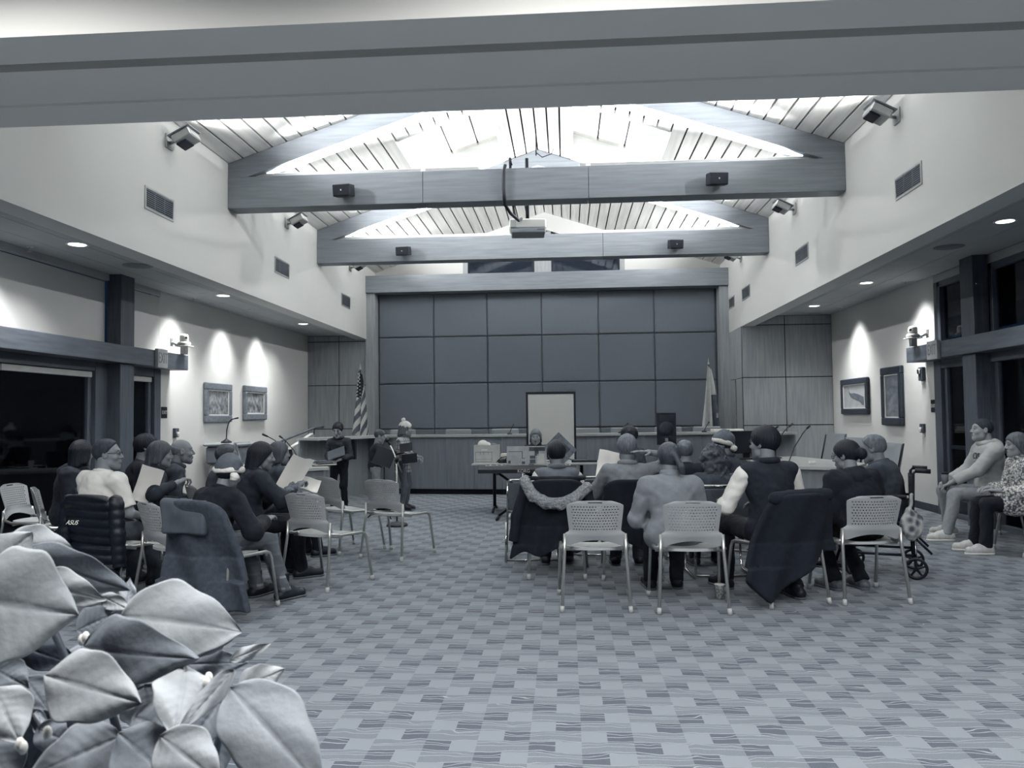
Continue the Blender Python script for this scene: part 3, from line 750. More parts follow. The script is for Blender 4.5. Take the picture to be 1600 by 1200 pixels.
# staff chairs at the wing desks
sc_m = mat('staff_chair_fabric', .50, .9, .54, scale=80)
def staff_chair(x, y, rz, label, h=1.0):
    t = thing('office_chair', label, 'chair', (x, y, 0), rz, 'grey office chairs at the clerk desks')
    def fn(u, v):
        xx = (u-.5)*.46*(1-.12*v); z = .52+v*(h-.52); y_ = -.2-.13*v+.05*(2*u-1)**2
        return (xx, y_, z)
    m = MB(); m.quadgrid(fn, 10, 10); m.quadgrid(lambda u, v: tuple(Vector(fn(u, v))+Vector((0, -.035, 0))), 10, 10)
    n = 11
    o = n*n
    for i in range(10):
        for (a, b) in ((i, i+1), (110+i, 110+i+1), (i*n, (i+1)*n), (i*n+10, (i+1)*n+10)): m.f.append((a, b, b+o, a+o)); m.m.append(0)
    m.build('backrest', sc_m, t, 40)
    MB().tube([fn(1, 0), fn(1, .5), fn(1, .97)], .013, 6).tube([fn(0, 0), fn(0, .5), fn(0, .97)], .013, 6).build('back_frame', black, t, True)
    MB().box((-.24, -.2, .44), (.24, .26, .51), .03).build('seat', sc_m, t)
    MB().lathe([(.03, .1), (.03, .44)], 8).build('column', blackm, t, True)
    for k in range(5):
        a = 2*PI*k/5
        MB().tube([(0, 0, .1), (.28*math.cos(a), .28*math.sin(a), .06)], [.03, .018], 6).lathe([(.025, 0), (.025, .05)], 8, (.28*math.cos(a), .28*math.sin(a), 0)).build('foot', blackm, t)
    for s in (-1, 1):
        MB().tube([(s*.25, -.1, .46), (s*.28, -.08, .64), (s*.28, .12, .66)], .014, 6).build('armrest', black, t, True)
staff_chair(4.25, 11.4, R(105), 'grey office chair at the right clerk desk, nearest the corner', 1.0)
staff_chair(4.1, 12.4, R(110), 'grey office chair at the right clerk desk, second one', 1.05)
staff_chair(4.25, 13.6, R(120), 'grey office chair at the right clerk desk, farthest and half hidden', 1.08)
staff_chair(-4.72, 12.05, R(-100), 'grey office chair behind the left clerk desk', 1.08)
tag(MB().box((3.18, 10.75, .76), (3.26, 10.83, .80), .01).build('sticky_notes', paper), 'small white block of notes on the right clerk desk', 'notepad')
tag(MB().box((2.9, 12.2, .76), (3.2, 12.42, .775), .004).build('desk_binder', black), 'thin black binder lying on the right clerk desk', 'binder')

# things on the desks
t = thing('computer_monitor', 'black computer monitor at the left end of the right clerk desk', 'monitor', (2.65, 12.0, .76), R(12))
MB().box((-.33, -.02, .09), (.33, .02, .42), .006).build('screen', black, t); MB().box((-.05, .02, .02), (.05, .05, .25), .004).build('stand', black, t); MB().box((-.13, -.08, 0), (.13, .1, .02), .004).build('foot', black, t)
t = thing('desktop_tower', 'black upright computer tower behind the monitor on the right desk', 'computer', (3.0, 12.35, .76), R(5))
MB().box((-.1, -.18, 0), (.1, .18, .42), .008).build('case', black, t); bx('front_bezel', (-.09, -.19, .02), (.09, -.181, .4), mat('bezel', .12, .4), t, .003)
t = thing('label_printer', 'white flat device on the dais end above the monitor', 'device', (3.0, 15.25, ZD+.04))
MB().box((-.28, -.15, 0), (.28, .15, .05), .012).build('body', white, t); bx('button', (-.02, -.155, .02), (.02, -.151, .035), black, t)
t = thing('laptop', 'dark laptop opened on the left clerk desk', 'laptop', (-4.0, 11.35, .76), R(165))
MB().box((-.17, -.12, 0), (.17, .12, .018), .004).build('base', black, t); MB().box((-.17, 0, 0), (.17, .012, .23), .004, Matrix.Translation((0, .12, .018)) @ Matrix.Rotation(R(-15), 4, 'X')).build('screen', black, t)
t = thing('monitor_screen', 'dark monitor beside the standing girl on the wing counter', 'monitor', (-4.0, 14.18, ZD+.04), R(-28))
MB().box((-.3, -.02, -.36), (.3, .02, .0), .006).build('screen', black, t)
t.location.z = ZD-.0
cup_m = mat('paper_cup', .88, .6, .9)
def cup(x, y, z, label, pattern=None):
    t = thing('paper_cup', label, 'cup', (x, y, z))
    MB().lathe([(.028, 0), (.04, .105), (.043, .108), (.04, .112), (.036, .108), (.026, .006)], 18).build('cup', pattern or cup_m, t, True)
    MB().lathe([(.040, .1075), (.0435, .110), (.040, .1135)], 18).build('rim', white, t, True)
cup(-3.72, 11.05, .76, 'white paper cup on the left clerk desk beside the laptop')
cup(1.17, 6.36, 0, 'patterned paper cup standing on the carpet under the ponytail woman\'s chair', mat('cup_pattern', .62, .6, .9, kind='voronoi', scale=60))
for i, (x, y, rz, l) in enumerate(((-3.45, 11.2, 20, 'open dark folder with papers on the left clerk desk'), (-3.6, 11.6, -15, 'stack of dark coats and cables on the left clerk desk'))):
    t = thing('folder_pile', l, 'pile', (x, y, .76), R(rz))
    for k in range(4):
        MB().box((-.16+.02*k, -.11+.015*k, .012*k), (.17-.01*k, .11-.02*k, .012*k+.011), .003, Matrix.Rotation(R(14*k), 4, 'Z')).build('sheet', (black, paper, black, mat('grey_folder', .3, .7))[k], t)

# folding table with keyboard gear
t = thing('folding_table', 'long grey folding table on T legs in front of the dais', 'table', (-.48, 12.15, 0))
MB().box((-.93, -.35, .705), (.98, .35, .735), .008).build('tabletop', mat('table_laminate', .6, .4, .64), t)
for x in (-.62, .7):
    MB().tube([(x, 0, .70), (x, 0, .06)], .025, 8).build('leg', blackm, t, True)
    MB().tube([(x, -.32, .02), (x, -.2, .06), (x, .2, .06), (x, .32, .02)], .02, 8).build('foot', blackm, t, True)
t = thing('archive_box', 'white cardboard box with print on the table left end', 'box', (-1.2, 12.05, .735))
cbm = mat('white_card', .78, .8, .84)
b = MB(); b.box((-.185, -.13, 0), (.185, .13, .006))
b.box((-.185, -.13, .006), (.185, -.124, .27)); b.box((-.185, .124, .006), (.185, .13, .27)); b.box((-.185, -.124, .006), (-.179, .124, .27)); b.box((.179, -.124, .006), (.185, .124, .27))
b.build('carton', cbm, t)
pr = MB()
for (x0, x1, z0, z1) in ((-.16, .09, .165, .17), (-.16, .09, .06, .063), (-.16, .09, .02, .025), (-.16, -.155, .02, .17), (.085, .09, .02, .17), (-.09, -.085, .13, .17), (-.04, -.035, .13, .17), (0.03, .035, .13, .17)): pr.box((x0, -.1315, z0), (x1, -.1302, z1))
pr.build('print', mat('box_print', .3, .8), t)
bx('hand_hole', (-.07, -.132, .19), (.02, -.1302, .21), white, t, .002)
t = thing('crumpled_tissue', 'white crumpled tissue sticking out of the cardboard box', 'tissue', (-1.26, 12.05, .95))
MB().sphere((0, 0, .06), (.08, .07, .07), 8).sphere((.06, .02, .05), (.06, .06, .05), 8).build('tissue', white, t, True)
tag(MB().sphere((-1.1, 12.08, .97), (.07, .06, .06), 8).build('grey_pouch', mat('grey_pouch', .4, .8), None, True), 'grey pouch lying in the cardboard box', 'pouch')
t = thing('mixing_console', 'black mixer with cables on the folding table', 'mixer', (-.82, 12.02, .735))
MB().box((-.2, -.13, 0), (.22, .14, .06), .01).build('case', black, t)
for k in range(4): MB().tube([(-.22+.1*k, -.14, .02), (-.15+.1*k, -.15, .09+.02*(k % 2)), (-.05+.1*k, -.1, .1), (.05+.09*k, -.13, .03)], .008, 6).build('cable', black, t, True)
tag(MB().box((-1.0, 12.14, .795), (-.62, 12.32, .865), .004).build('sheet_stack', paper), 'stack of white sheet music lying behind the mixer', 'papers')

t = thing('keyboard_instrument', 'black electronic keyboard on a folding stand facing the pianist', 'keyboard', (-.55, 11.3, .64))
MB().prism([(-.16, 0), (.16, 0), (.16, .09), (.05, .1), (-.16, .05)], -.69, .69, axis=0).build('case', black, t)
wk = MB(); bk = MB()
for k in range(52):
    x = -.6+k*.0231
    wk.box((x+.001, .02, .092), (x+.022, .15, .1), .001)
    if k % 7 not in (2, 6): bk.box((x+.016, .02, .1), (x+.029, .1, .11))
wk.build('white_keys', white, t); bk.build('black_keys', black, t)
text('lettering', 'KORG', .062, mat('brand_letter', .78, .5), t, (-.05, -.163, .028), (R(90), 0, 0), .001)
t = thing('keyboard_stand', 'black folding stand under the electronic keyboard', 'stand', (-.55, 11.3, 0))
for s in (-1, 1):
    MB().tube([(-s*.42, 0, .635), (s*.42, 0, .03)], .018, 8).build('strut', blackm, t, True)
    MB().tube([(s*.42, -.3, .02), (s*.42, .3, .02)], .018, 8).build('foot', blackm, t, True)
    MB().tube([(-s*.42, -.16, .626), (-s*.42, .16, .626)], .014, 8).build('support', blackm, t, True)
# songbooks on the keyboard's rest
bk_m = mat('songbook_cover', .55, .6, .68, scale=6)
def songbook(x, y, z, w, h, label, blocks, rx=-12, rz=0, rr=0, base=None):
    t = thing('songbook', label, 'book', (x, y, z)); t.rotation_euler = (R(rx), R(rr), R(rz))
    for s in (-1, 1):
        bx('cover', (min(0, s*w/2), -.006, 0), (max(0, s*w/2), .0, h), base or bk_m, t, .002)
    for (a, b_, c, d, m_) in blocks:
        bx('print', (a*w, -.008, b_*h), (c*w, -.0062, d*h), m_, t)
    return t
dkp = mat('print_dark', .2, .7); ltp = mat('print_light', .72, .7)
songbook(-.56, 11.2, .745, .56, .27, 'open songbook with printed covers standing on the keyboard', [(-.46, .7, -.12, .73, dkp), (-.12, .35, -.10, .73, dkp), (-.12, .35, -.04, .38, dkp), (-.46, .1, -.40, .25, dkp), (-.12, .06, -.04, .2, dkp), (.06, .74, .46, .95, dkp), (.08, .1, .22, .3, dkp), (.08, .34, .22, .5, dkp), (.2, .5, .3, .9, dkp), (.26, .06, .44, .6, ltp), (.05, .03, .18, .08, dkp)])
tag(MB().box((-.76, 11.22, .70), (-.5, 11.30, 1.065), .003, None).build('songbook_page', paper), 'white page poking up behind the open songbook', 'page') if False else None
songbook(-.19, 11.2, .87, .36, .3, 'patterned songbook propped with one corner up behind the dark-haired head', [(-.3, .2, .1, .5, dkp), (-.1, .55, .3, .8, dkp)], rr=45, base=mat('songbook_grey', .3, .7, .45, scale=20))
tag(MB().box((.42, 12.0, .735), (.9, 12.3, .77), .006).build('laptop_case', black), 'flat black laptop case on the right end of the folding table', 'case') if False else None
t = thing('mixer_box', 'flat black box with cables at the table right end', 'device', (.55-.48+.2, 12.1, .735))
MB().box((-.2, -.12, 0), (.18, .12, .035), .006).build('case', black, t); MB().tube([(-.18, -.1, .03), (-.24, -.16, .06), (-.3, -.1, .01)], .008, 6).build('cable', black, t, True)
# projection screen on a stand
t = thing('projection_screen', 'portable white projection screen with black border behind the pianist', 'screen', (-.25, 13.2, 0), R(1))
MB().box((-.385, -.006, .30), (.385, .006, 1.80), .002).build('fabric', mat('screen_white', .86, .7, .87, scale=2), t)
f = MB()
for (x0, x1, z0, z1) in ((-.41, .41, 1.79, 1.83), (-.41, .41, .27, .31), (-.41, -.375, .31, 1.79), (.375, .41, .31, 1.79)): f.box((x0, -.012, z0), (x1, .012, z1), .002)
f.build('border', black, t)
MB().tube([(0, .05, .0), (0, .05, 1.8)], .018, 8).build('post', blackm, t, True)
for a in (90, 210, 330): MB().tube([(0, .05, .3), (.4*math.cos(R(a)), .05+.4*math.sin(R(a)), .015)], .012, 6).build('leg', blackm, t, True)
# PA loudspeaker on a pole
t = thing('pole_loudspeaker', 'black moulded loudspeaker on a pole stand in front of the dais', 'speaker', (1.66, 13.6, 0))
MB().prism([(-.16, -.14), (.16, -.14), (.12, .14), (-.12, .14)], .93, 1.46, axis=2).build('cabinet', black, t)
MB().lathe([(.001, -.0), (.12, -.0), (.13, -.012), (.12, -.012), (.02, .015), (.001, .015)], 22, M=Matrix.Translation((0, -.142, 1.2)) @ Matrix.Rotation(R(90), 4, 'X')).build('woofer', mat('cone_black', .07, .6), t, True)
bx('horn', (-.12, -.147, 1.32), (.12, -.141, 1.43), mat('cone_black', .07, .6), t, .01)
bx('badge', (-.025, -.146, .99), (.025, -.141, 1.04), alu, t, .002)
MB().tube([(0, 0, .93), (0, 0, .1)], .02, 8).build('pole', blackm, t, True)
for a in (30, 150, 270): MB().tube([(0, 0, .55), (.45*math.cos(R(a)), .45*math.sin(R(a)), .015)], .012, 6).build('leg', blackm, t, True)

# flags
def flag(x, y, label, kind, h=2.55, rz=0):
    t = thing('flag', label, 'flag', (x, y, 0), R(rz))
    MB().lathe([(.15, 0), (.15, .03), (.03, .06), (.016, .1)], 16).lathe([(.014, .1), (.014, h-.1)], 8).build('pole', blackm, t, True)
    MB().lathe([(.01, h-.1), (.025, h-.07), (.012, h-.04), (.004, h+.04)], 8).build('finial', alu, t, True)
    nu, nv = 60, 40
    mats_f = [mat('flag_white', .8, .8, .84), mat('flag_red', .30, .8, .33), mat('flag_navy', .04, .8, .06)] if kind == 'stripes' else [mat('flag_pale', .72, .8, .78), mat('flag_dark', .2, .8, .3)]
    L_, Hf = 1.3, .85
    def fn(u, v):
        # cloth hangs from the hoist: fly end sags so that stripes run steeply down
        z = h-.12 - u*1.38 - .07*v*(1-u) + .03*math.sin(v*9)*u
        spread = .05+.40*u*(1-.25*u)
        fold = math.sin(u*2+v*16)*.03*(.2+u)
        x_ = (v-.45)*spread*1.15 + .02*math.sin(v*14+u*3)
        return (x_, -.03+fold-.04*u, z)
    def m_at(u, v):
        if kind == 'stripes':
            if u < .40 and v < 1.1-u: return 2
            return 1 if int((v*.9+u*1.5)*6.5) % 2 == 0 else 0
        return 1 if (v > .62 and u > .42) else 0
    m = MB(); m.quadgrid(fn, nu, nv); m.m = [m_at((i+.5)/nu, (j+.5)/nv) for j in range(nv) for i in range(nu)]
    m.build('cloth', mats_f, t, True)
    if kind == 'stripes':
        st = MB()
        for a in range(7):
            for b in range(4):
                p = Vector(fn(.03+a*.055+.02*(b % 2), .06+b*.12)); st.box(p+Vector((-.011, -.012, -.011)), p+Vector((.011, -.004, .011)))
        tag_ = st.build('stars', mats_f[0], t); tag_['kind'] = 'stuff'
    else:
        p = Vector(fn(.75, .85)); MB().box(p+Vector((-.03, -.02, -.05)), p+Vector((.03, -.012, .05)), .004).build('emblem', mat('flag_emblem', .6, .7), t)
flag(-4.36, 16.75, 'striped flag with star canton drooping on a pole by the left column', 'stripes')
flag(2.95, 16.75, 'pale flag with dark corner drooping on a pole at the right column', 'pale')
# ------------------------------------------------------------------ smooth solid modelling (distance fields meshed by surface nets)
def smin(a, b, k):
    h = np.clip(.5+.5*(b-a)/k, 0, 1); return b+(a-b)*h-k*h*(1-h)
def smax(a, b, k): return -smin(-a, -b, k)
def nets(D, lo, h):
    s = D < 0
    nx, ny, nz = D.shape
    cnt = np.zeros((nx-1, ny-1, nz-1), np.int8); acc = np.zeros((nx-1, ny-1, nz-1, 3), np.float32)
    offs = [(a, b, c) for a in (0, 1) for b in (0, 1) for c in (0, 1)]
    sl = lambda o: tuple(slice(o[i], D.shape[i]-1+o[i]) for i in range(3))
    for o in offs:
        for ax in range(3):
            if o[ax]: continue
            p = list(o); p[ax] = 1
            d0, d1 = D[sl(o)], D[sl(p)]
            x = (d0 < 0) != (d1 < 0)
            t = np.where(x, d0/np.where(x, d0-d1, 1), 0)
            cnt += x
            for k in range(3): acc[..., k] += np.where(x, (o[k]+t) if k == ax else o[k], 0)
    m = cnt > 0
    idx = -np.ones(m.shape, np.int32); idx[m] = np.arange(m.sum())
    V = acc[m]/cnt[m][:, None] + np.argwhere(m)
    V = V*h+lo
    Q = []
    for ax in range(3):
        b, c = (ax+1) % 3, (ax+2) % 3
        A = [slice(None)]*3; B = [slice(None)]*3
        A[ax] = slice(0, -1); B[ax] = slice(1, None)
        ch = s[tuple(A)] != s[tuple(B)]; dirn = s[tuple(A)]
        e = np.argwhere(ch)
        e = e[(e[:, b] > 0) & (e[:, c] > 0) & (e[:, b] < D.shape[b]-1) & (e[:, c] < D.shape[c]-1)]
        if not len(e): continue
        f = dirn[e[:, 0], e[:, 1], e[:, 2]]
        def g(db, dc):
            q = e.copy(); q[:, b] += db; q[:, c] += dc
            return idx[q[:, 0], q[:, 1], q[:, 2]]
        quad = np.stack([g(-1, -1), g(0, -1), g(0, 0), g(-1, 0)], 1)
        quad[~f] = quad[~f][:, ::-1]
        Q.append(quad)
    Q = np.concatenate(Q); Q = Q[(Q >= 0).all(1)]
    return V.astype(np.float32), Q
class Blob:
    """Union of rounded solids in one distance field."""
    def __init__(s): s.p = []; s.cut = []; s.post = []
    def cone(s, a, b, ra, rb=None, k=.02, sub=False, flat=False):
        s.p.append(('c', np.array(a, float), np.array(b, float), ra, rb if rb is not None else ra, k, sub, flat)); return s
    def ell(s, c, r, M=None, k=.03, sub=False):
        s.p.append(('e', np.array(c, float), np.array(r, float), None if M is None else np.array(M, float), 0, k, sub, False)); return s
    def box(s, c, r, M=None, rad=.01, k=.01, sub=False):
        s.p.append(('b', np.array(c, float), np.array(r, float), None if M is None else np.array(M, float), rad, k, sub, False)); return s
    def torus(s, c, R_, r, M=None, k=.01):
        s.p.append(('t', np.array(c, float), np.array([R_, R_, r], float), None if M is None else np.array(M, float), r, k, False, False)); return s
    def plane(s, p, n, k=.008):
        n = np.array(n, float); s.cut.append((np.array(p, float), n/np.linalg.norm(n), k)); return s
    def bounds(s):
        lo = np.full(3, 9.); hi = -lo
        for q in s.p:
            if q[6]: continue
            if q[0] == 'c':
                r = max(q[3], q[4])
                for e in (q[1], q[2]): lo = np.minimum(lo, e-r); hi = np.maximum(hi, e+r)
            else:
                r = max(q[2])+(q[4] or 0); lo = np.minimum(lo, q[1]-r); hi = np.maximum(hi, q[1]+r)
        return lo, hi
    def field(s, lo, h, n):
        ax = [lo[i]+h*np.arange(n[i]) for i in range(3)]
        D = np.full(n, .25, np.float32)
        for q in s.p:
            k = q[5]
            if q[0] == 'c': r = max(q[3], q[4]); a = np.minimum(q[1], q[2])-r; b = np.maximum(q[1], q[2])+r
            else: r = max(q[2])+(q[4] or 0); a = q[1]-r; b = q[1]+r
            mg = k+2.5*h
            i0 = np.clip(np.floor((a-mg-lo)/h).astype(int), 0, n); i1 = np.clip(np.ceil((b+mg-lo)/h).astype(int)+1, 0, n)
            if (i1 <= i0).any(): continue
            P = np.stack(np.meshgrid(ax[0][i0[0]:i1[0]], ax[1][i0[1]:i1[1]], ax[2][i0[2]:i1[2]], indexing='ij'), -1)
            if q[0] == 'c':
                ba = q[2]-q[1]; L2 = max(ba@ba, 1e-9); pa = P-q[1]; t = (pa@ba)/L2; tc = np.clip(t, 0, 1)
                d = np.linalg.norm(pa-tc[..., None]*ba, axis=-1)-(q[3]+(q[4]-q[3])*tc)
                if q[7]:
                    rad = np.linalg.norm(pa-t[..., None]*ba, axis=-1)-(q[3]+(q[4]-q[3])*tc)
                    d = np.where(t > .5, np.maximum(rad, (t-1)*math.sqrt(L2)), d) if q[7] == 'end' else np.maximum(rad, np.maximum(-t, t-1)*math.sqrt(L2))
            else:
                X = P-q[1]
                if q[3] is not None: X = X@q[3]
                if q[0] == 'e':
                    a_ = X/q[2]; k0 = np.linalg.norm(a_, axis=-1); k1 = np.linalg.norm(a_/q[2], axis=-1)
                    d = k0*(k0-1)/np.maximum(k1, 1e-6)
                elif q[0] == 'b':
                    w = np.abs(X)-(q[2]-q[4]); d = np.linalg.norm(np.maximum(w, 0), axis=-1)+np.minimum(w.max(-1), 0)-q[4]
                else:
                    d = np.hypot(np.hypot(X[..., 0], X[..., 1])-q[2][0], X[..., 2])-q[4]
            S = (slice(i0[0], i1[0]), slice(i0[1], i1[1]), slice(i0[2], i1[2]))
            D[S] = smax(D[S], -d, k) if q[6] else smin(D[S], d, k)
        if s.cut or s.post:
            P = np.stack(np.meshgrid(*ax, indexing='ij'), -1)
            for f in s.post: D = f(P, D)
            for p, nn, k in s.cut: D = smax(D, (P-p)@nn, k)
        return D
    def mesh(s, h, pad=None):
        lo, hi = s.bounds(); pad = pad or 3*h
        lo = lo-pad; hi = hi+pad; n = np.ceil((hi-lo)/h).astype(int)+1
        D = s.field(lo, h, n)
        D[0], D[-1], D[:, 0], D[:, -1], D[:, :, 0], D[:, :, -1] = .2, .2, .2, .2, .2, .2
        return nets(D, lo, h)
def folds(amp, f=14, seed=0, dirs=7):
    g = np.random.default_rng(seed); K = g.normal(size=(dirs, 3))*f; ph = g.uniform(0, 6.28, dirs)
    def fn(P, D):
        w = 0
        for k, p in zip(K, ph): w = w+np.sin(P@k+p+1.3*np.sin(P@(k[[1, 2, 0]]*.5)+p))
        return D+amp*(w/dirs*1.8)
    return fn
def npmesh(name, parts, mats):
    """parts: list of (V, Q, material index) merged into one mesh."""
    me = bpy.data.meshes.new(name)
    V = np.concatenate([p[0] for p in parts]); o = np.cumsum([0]+[len(p[0]) for p in parts])
    Q = np.concatenate([p[1]+o[i] for i, p in enumerate(parts)])
    mi = np.concatenate([np.full(len(p[1]), p[2], np.int32) for p in parts])
    me.vertices.add(len(V)); me.vertices.foreach_set('co', V.astype(np.float32).ravel())
    me.loops.add(4*len(Q)); me.loops.foreach_set('vertex_index', Q.astype(np.int32).ravel())
    me.polygons.add(len(Q)); me.polygons.foreach_set('loop_start', np.arange(0, 4*len(Q), 4, dtype=np.int32)); me.polygons.foreach_set('loop_total', np.full(len(Q), 4, np.int32))
    for m in mats: me.materials.append(m)
    me.polygons.foreach_set('material_index', mi); me.polygons.foreach_set('use_smooth', np.ones(len(Q), bool))
    me.update(); me.validate(); return me

# ------------------------------------------------------------------ chairs
ch_plastic = mat('chair_plastic', .58, .5, .61, scale=5, spec=.35)
ch_seat = mat('chair_seat', .64, .5, .67, scale=5, spec=.35)
ch_foot = mat('chair_foot', .66, .5, .68)
ch_steel = mat('chair_steel', .74, .3, .78, metal=.8)
def chair_meshes():
    d = {}
    NU, NV = 38, 32
    def hw(v): # half width up the back
        if v < .22: return .235
        t = (v-.22)/.1
        w = .235-.045*min(1, t)**1.5 if t < 1 else .19+.018*min(1, (v-.32)/.5)
        if v > .9: w -= .05*((v-.9)/.1)**2.6
        return w
    def fn(u, v):
        a = 2*u-1; x = a*hw(v)
        z = .475+.335*v
        arch = .04*max(0, 1-(a/.78)**2)*max(0, 1-v/.22)      # arched lower edge
        corner = .018*abs(a)**8*max(0, (v-.85)/.15)
        y = -.225-.085*v-.05*(1-a*a)*(1-.2*v)+.03
        return Vector((x, y, z+arch-corner))
    def hole(i, j):
        v = (j+.5)/NV; u = (i+.5)/NU
        if .93 < v < .975 and abs(u-.5) < .13-.0*v: return True            # hand slot
        if not (.31 < v < .88 and .09 < u < .91): return False
        return j % 2 == 1 and (i+(j//2) % 2) % 2 == 0
    m = MB(); m.quadgrid(fn, NU, NV, hole)
    me = m.mesh('backrest', ch_plastic, True)
    bm = bmesh.new(); bm.from_mesh(me)
    bmesh.ops.solidify(bm, geom=bm.faces[:], thickness=.009)
    bmesh.ops.recalc_face_normals(bm, faces=bm.faces); bm.to_mesh(me); bm.free(); me.set_sharp_from_angle(angle=R(50))
    d['backrest'] = me
    s = MB()
    def sf(u, v):
        a = 2*PI*u; r = v
        c, sn = math.cos(a), math.sin(a)
        e = 2.6; q = (abs(c)**e+abs(sn)**e)**(-1/e)
        x, y = c*q*r*.225, sn*q*r*.225
        return Vector((x, y+.02, .455-.02*(1-r*r)-(.03*max(0, y/.225)**3 if y > 0 else 0)))
    s.quadgrid(lambda u, v: sf(u, v), 28, 6); s.quadgrid(lambda u, v: sf(u, v)-Vector((0, 0, .028-.008*v)), 28, 6)
    n0 = 29*6; o = 29*7
    for i in range(28): s.f.append((n0+i, n0+i+1, n0+i+1+o, n0+i+o)); s.m.append(0)
    me = s.mesh('seat', ch_seat, True); me.set_sharp_from_angle(angle=R(40)); d['seat'] = me
    for sg, nm in ((-1, 'l'), (1, 'r')):
        d['rear_'+nm] = MB().tube([(sg*.222, -.215, .56), (sg*.226, -.222, .42), (sg*.248, -.28, .03)], .0125, 10).mesh('leg', ch_steel, True)
        d['front_'+nm] = MB().tube([(sg*.224, -.21, .47), (sg*.25, -.12, .445), (sg*.255, .05, .44), (sg*.257, .17, .435), (sg*.26, .215, .42), (sg*.262, .235, .38), (sg*.275, .30, .03)], .0125, 10).mesh('leg', ch_steel, True)
        d['rf_'+nm] = MB().tube([(sg*.2465, -.275, .045), (sg*.25, -.284, 0)], [.0165, .0175], 10).mesh('foot', ch_foot, True)
        d['ff_'+nm] = MB().tube([(sg*.2742, .298, .045), (sg*.2765, .305, 0)], [.0165, .0175], 10).mesh('foot', ch_foot, True)
    f = MB()
    for y in (-.1, .13): f.tube([(-.255, y, .428), (.255, y, .428)], .011, 8)
    d['frame'] = f.mesh('seat_frame', ch_steel, True)
    return d
CM = chair_meshes()
def caper(x, y, rz, label):
    t = thing('stacking_chair', label, 'chair', (x, y, 0), R(rz), 'grey perforated stacking chairs')
    link('backrest', CM['backrest'], t); link('seat', CM['seat'], t); link('seat_frame', CM['frame'], t)
    for n in 'lr':
        for a, b in (('rear_', 'rf_'), ('front_', 'ff_')):
            g = link('leg', CM[a+n], t); link('foot', CM[b+n], g)
    return t
sling_m = mat('sling_mesh', .28, .7, .34, scale=150); 
def sling_chair(x, y, rz, label):
    t = thing('sled_chair', label, 'chair', (x, y, 0), R(rz), 'chrome framed sling chairs')
    for s in (-1, 1):
        MB().tube([(s*.23, -.30, .80), (s*.235, -.22, .47), (s*.24, -.17, .43), (s*.245, .2, .44), (s*.247, .25, .42), (s*.25, .27, .36), (s*.255, .25, .04), (s*.255, .22, .012), (s*.255, -.2, .012), (s*.255, -.235, .03), (s*.25, -.20, .40)], .011, 8).build('side_frame', chrome, t, True)
    MB().tube([(-.23, -.30, .80), (-.2, -.305, .815), (.2, -.305, .815), (.23, -.30, .80)], .012, 8).build('top_rail', chrome, t, True)
    MB().tube([(-.235, -.23, .50), (.235, -.23, .50)], .011, 8).tube([(-.255, -.1, .012), (.255, -.1, .012)], .009, 8).build('cross_rail', chrome, t, True)
    MB().box((-.222, -.012, .0), (.222, .0, .27), .003, Matrix.Translation((0, -.235, .53)) @ Matrix.Rotation(R(15), 4, 'X')).build('backrest', sling_m, t)
    MB().box((-.235, -.19, .43), (.235, .24, .455), .01).build('seat', mat('sling_seat', .5, .7, .55), t)
    return t
caper(.20, 6.18, 0, 'empty grey perforated chair in the near row, left of the ponytail woman')
caper(.90, 6.13, -1, 'grey perforated chair under the woman with the ponytail')
caper(1.62, 6.38, 20, 'grey chair under the man in the dark vest, hidden by a hanging coat')
caper(2.26, 6.45, 6, 'grey perforated chair under the woman in the dark jacket, right end of the near row')
caper(-.10, 7.36, 0, 'chair under the dark-haired person, covered by a fur-trimmed parka')
caper(.57, 7.30, -4, 'chair under the grey-haired man, covered by a dark jacket')
caper(-2.10, 6.86, -22, 'empty grey chair beside the woman with long dark hair')
caper(-1.78, 8.28, -22, 'empty grey chair with gloves on its seat, in front of the microphone stand')
caper(-2.40, 8.62, -38, 'empty grey chair behind its neighbour, before the girl in dark clothes')
caper(-2.92, 6.90, -40, 'chair under the woman with long dark hair')
caper(-2.56, 5.82, -14, 'chair under the person in the santa hat at left, draped with a grey coat')
caper(-3.02, 6.15, -38, 'grey perforated chair partly hidden behind the draped grey coat')
caper(-4.00, 7.62, -58, 'chair under the bald man')
caper(-3.87, 7.10, -46, 'chair under the brown-haired woman, mostly hidden by the white-shirted man')
caper(-4.50, 7.98, -62, 'chair under the dark-haired person at the back of the left group')
caper(-3.06, 7.98, -45, 'chair under the person beyond the long-haired woman')
caper(-3.62, 6.28, -12, 'chair under the man in the white shirt, draped with a quilted jacket')
caper(-4.78, 7.42, -60, 'chair under the person in the black jacket beside the glass door')
caper(-5.30, 7.75, -88, 'grey chair at the left edge of the picture, only its seat in view')
caper(-3.42, 7.72, -50, 'chair under the older person behind the santa hat')
caper(4.72, 9.42, 92, 'chair under the man in the pale hoodie by the glass doors')
caper(4.72, 8.42, 90, 'chair under the woman in the speckled coat at the right edge')
sling_chair(-.36, 8.05, 3, 'chrome framed sling chair standing empty left of the parka')
sling_chair(.30, 8.35, -6, 'chrome framed sling chair behind the parka wearer\'s shoulder')
sling_chair(1.34, 7.28, 2, 'chrome framed sling chair under the curly-haired woman')
sling_chair(1.22, 8.22, 0, 'chrome framed sling chair under the person with thin grey hair')
sling_chair(1.85, 8.75, 60, 'chrome framed sling chair under the far santa hat wearer')
sling_chair(.88, 9.95, 20, 'chrome framed sling chair under the far dark-haired man')
sling_chair(-.48, 12.75, 180, 'chrome framed sling chair under the pianist')
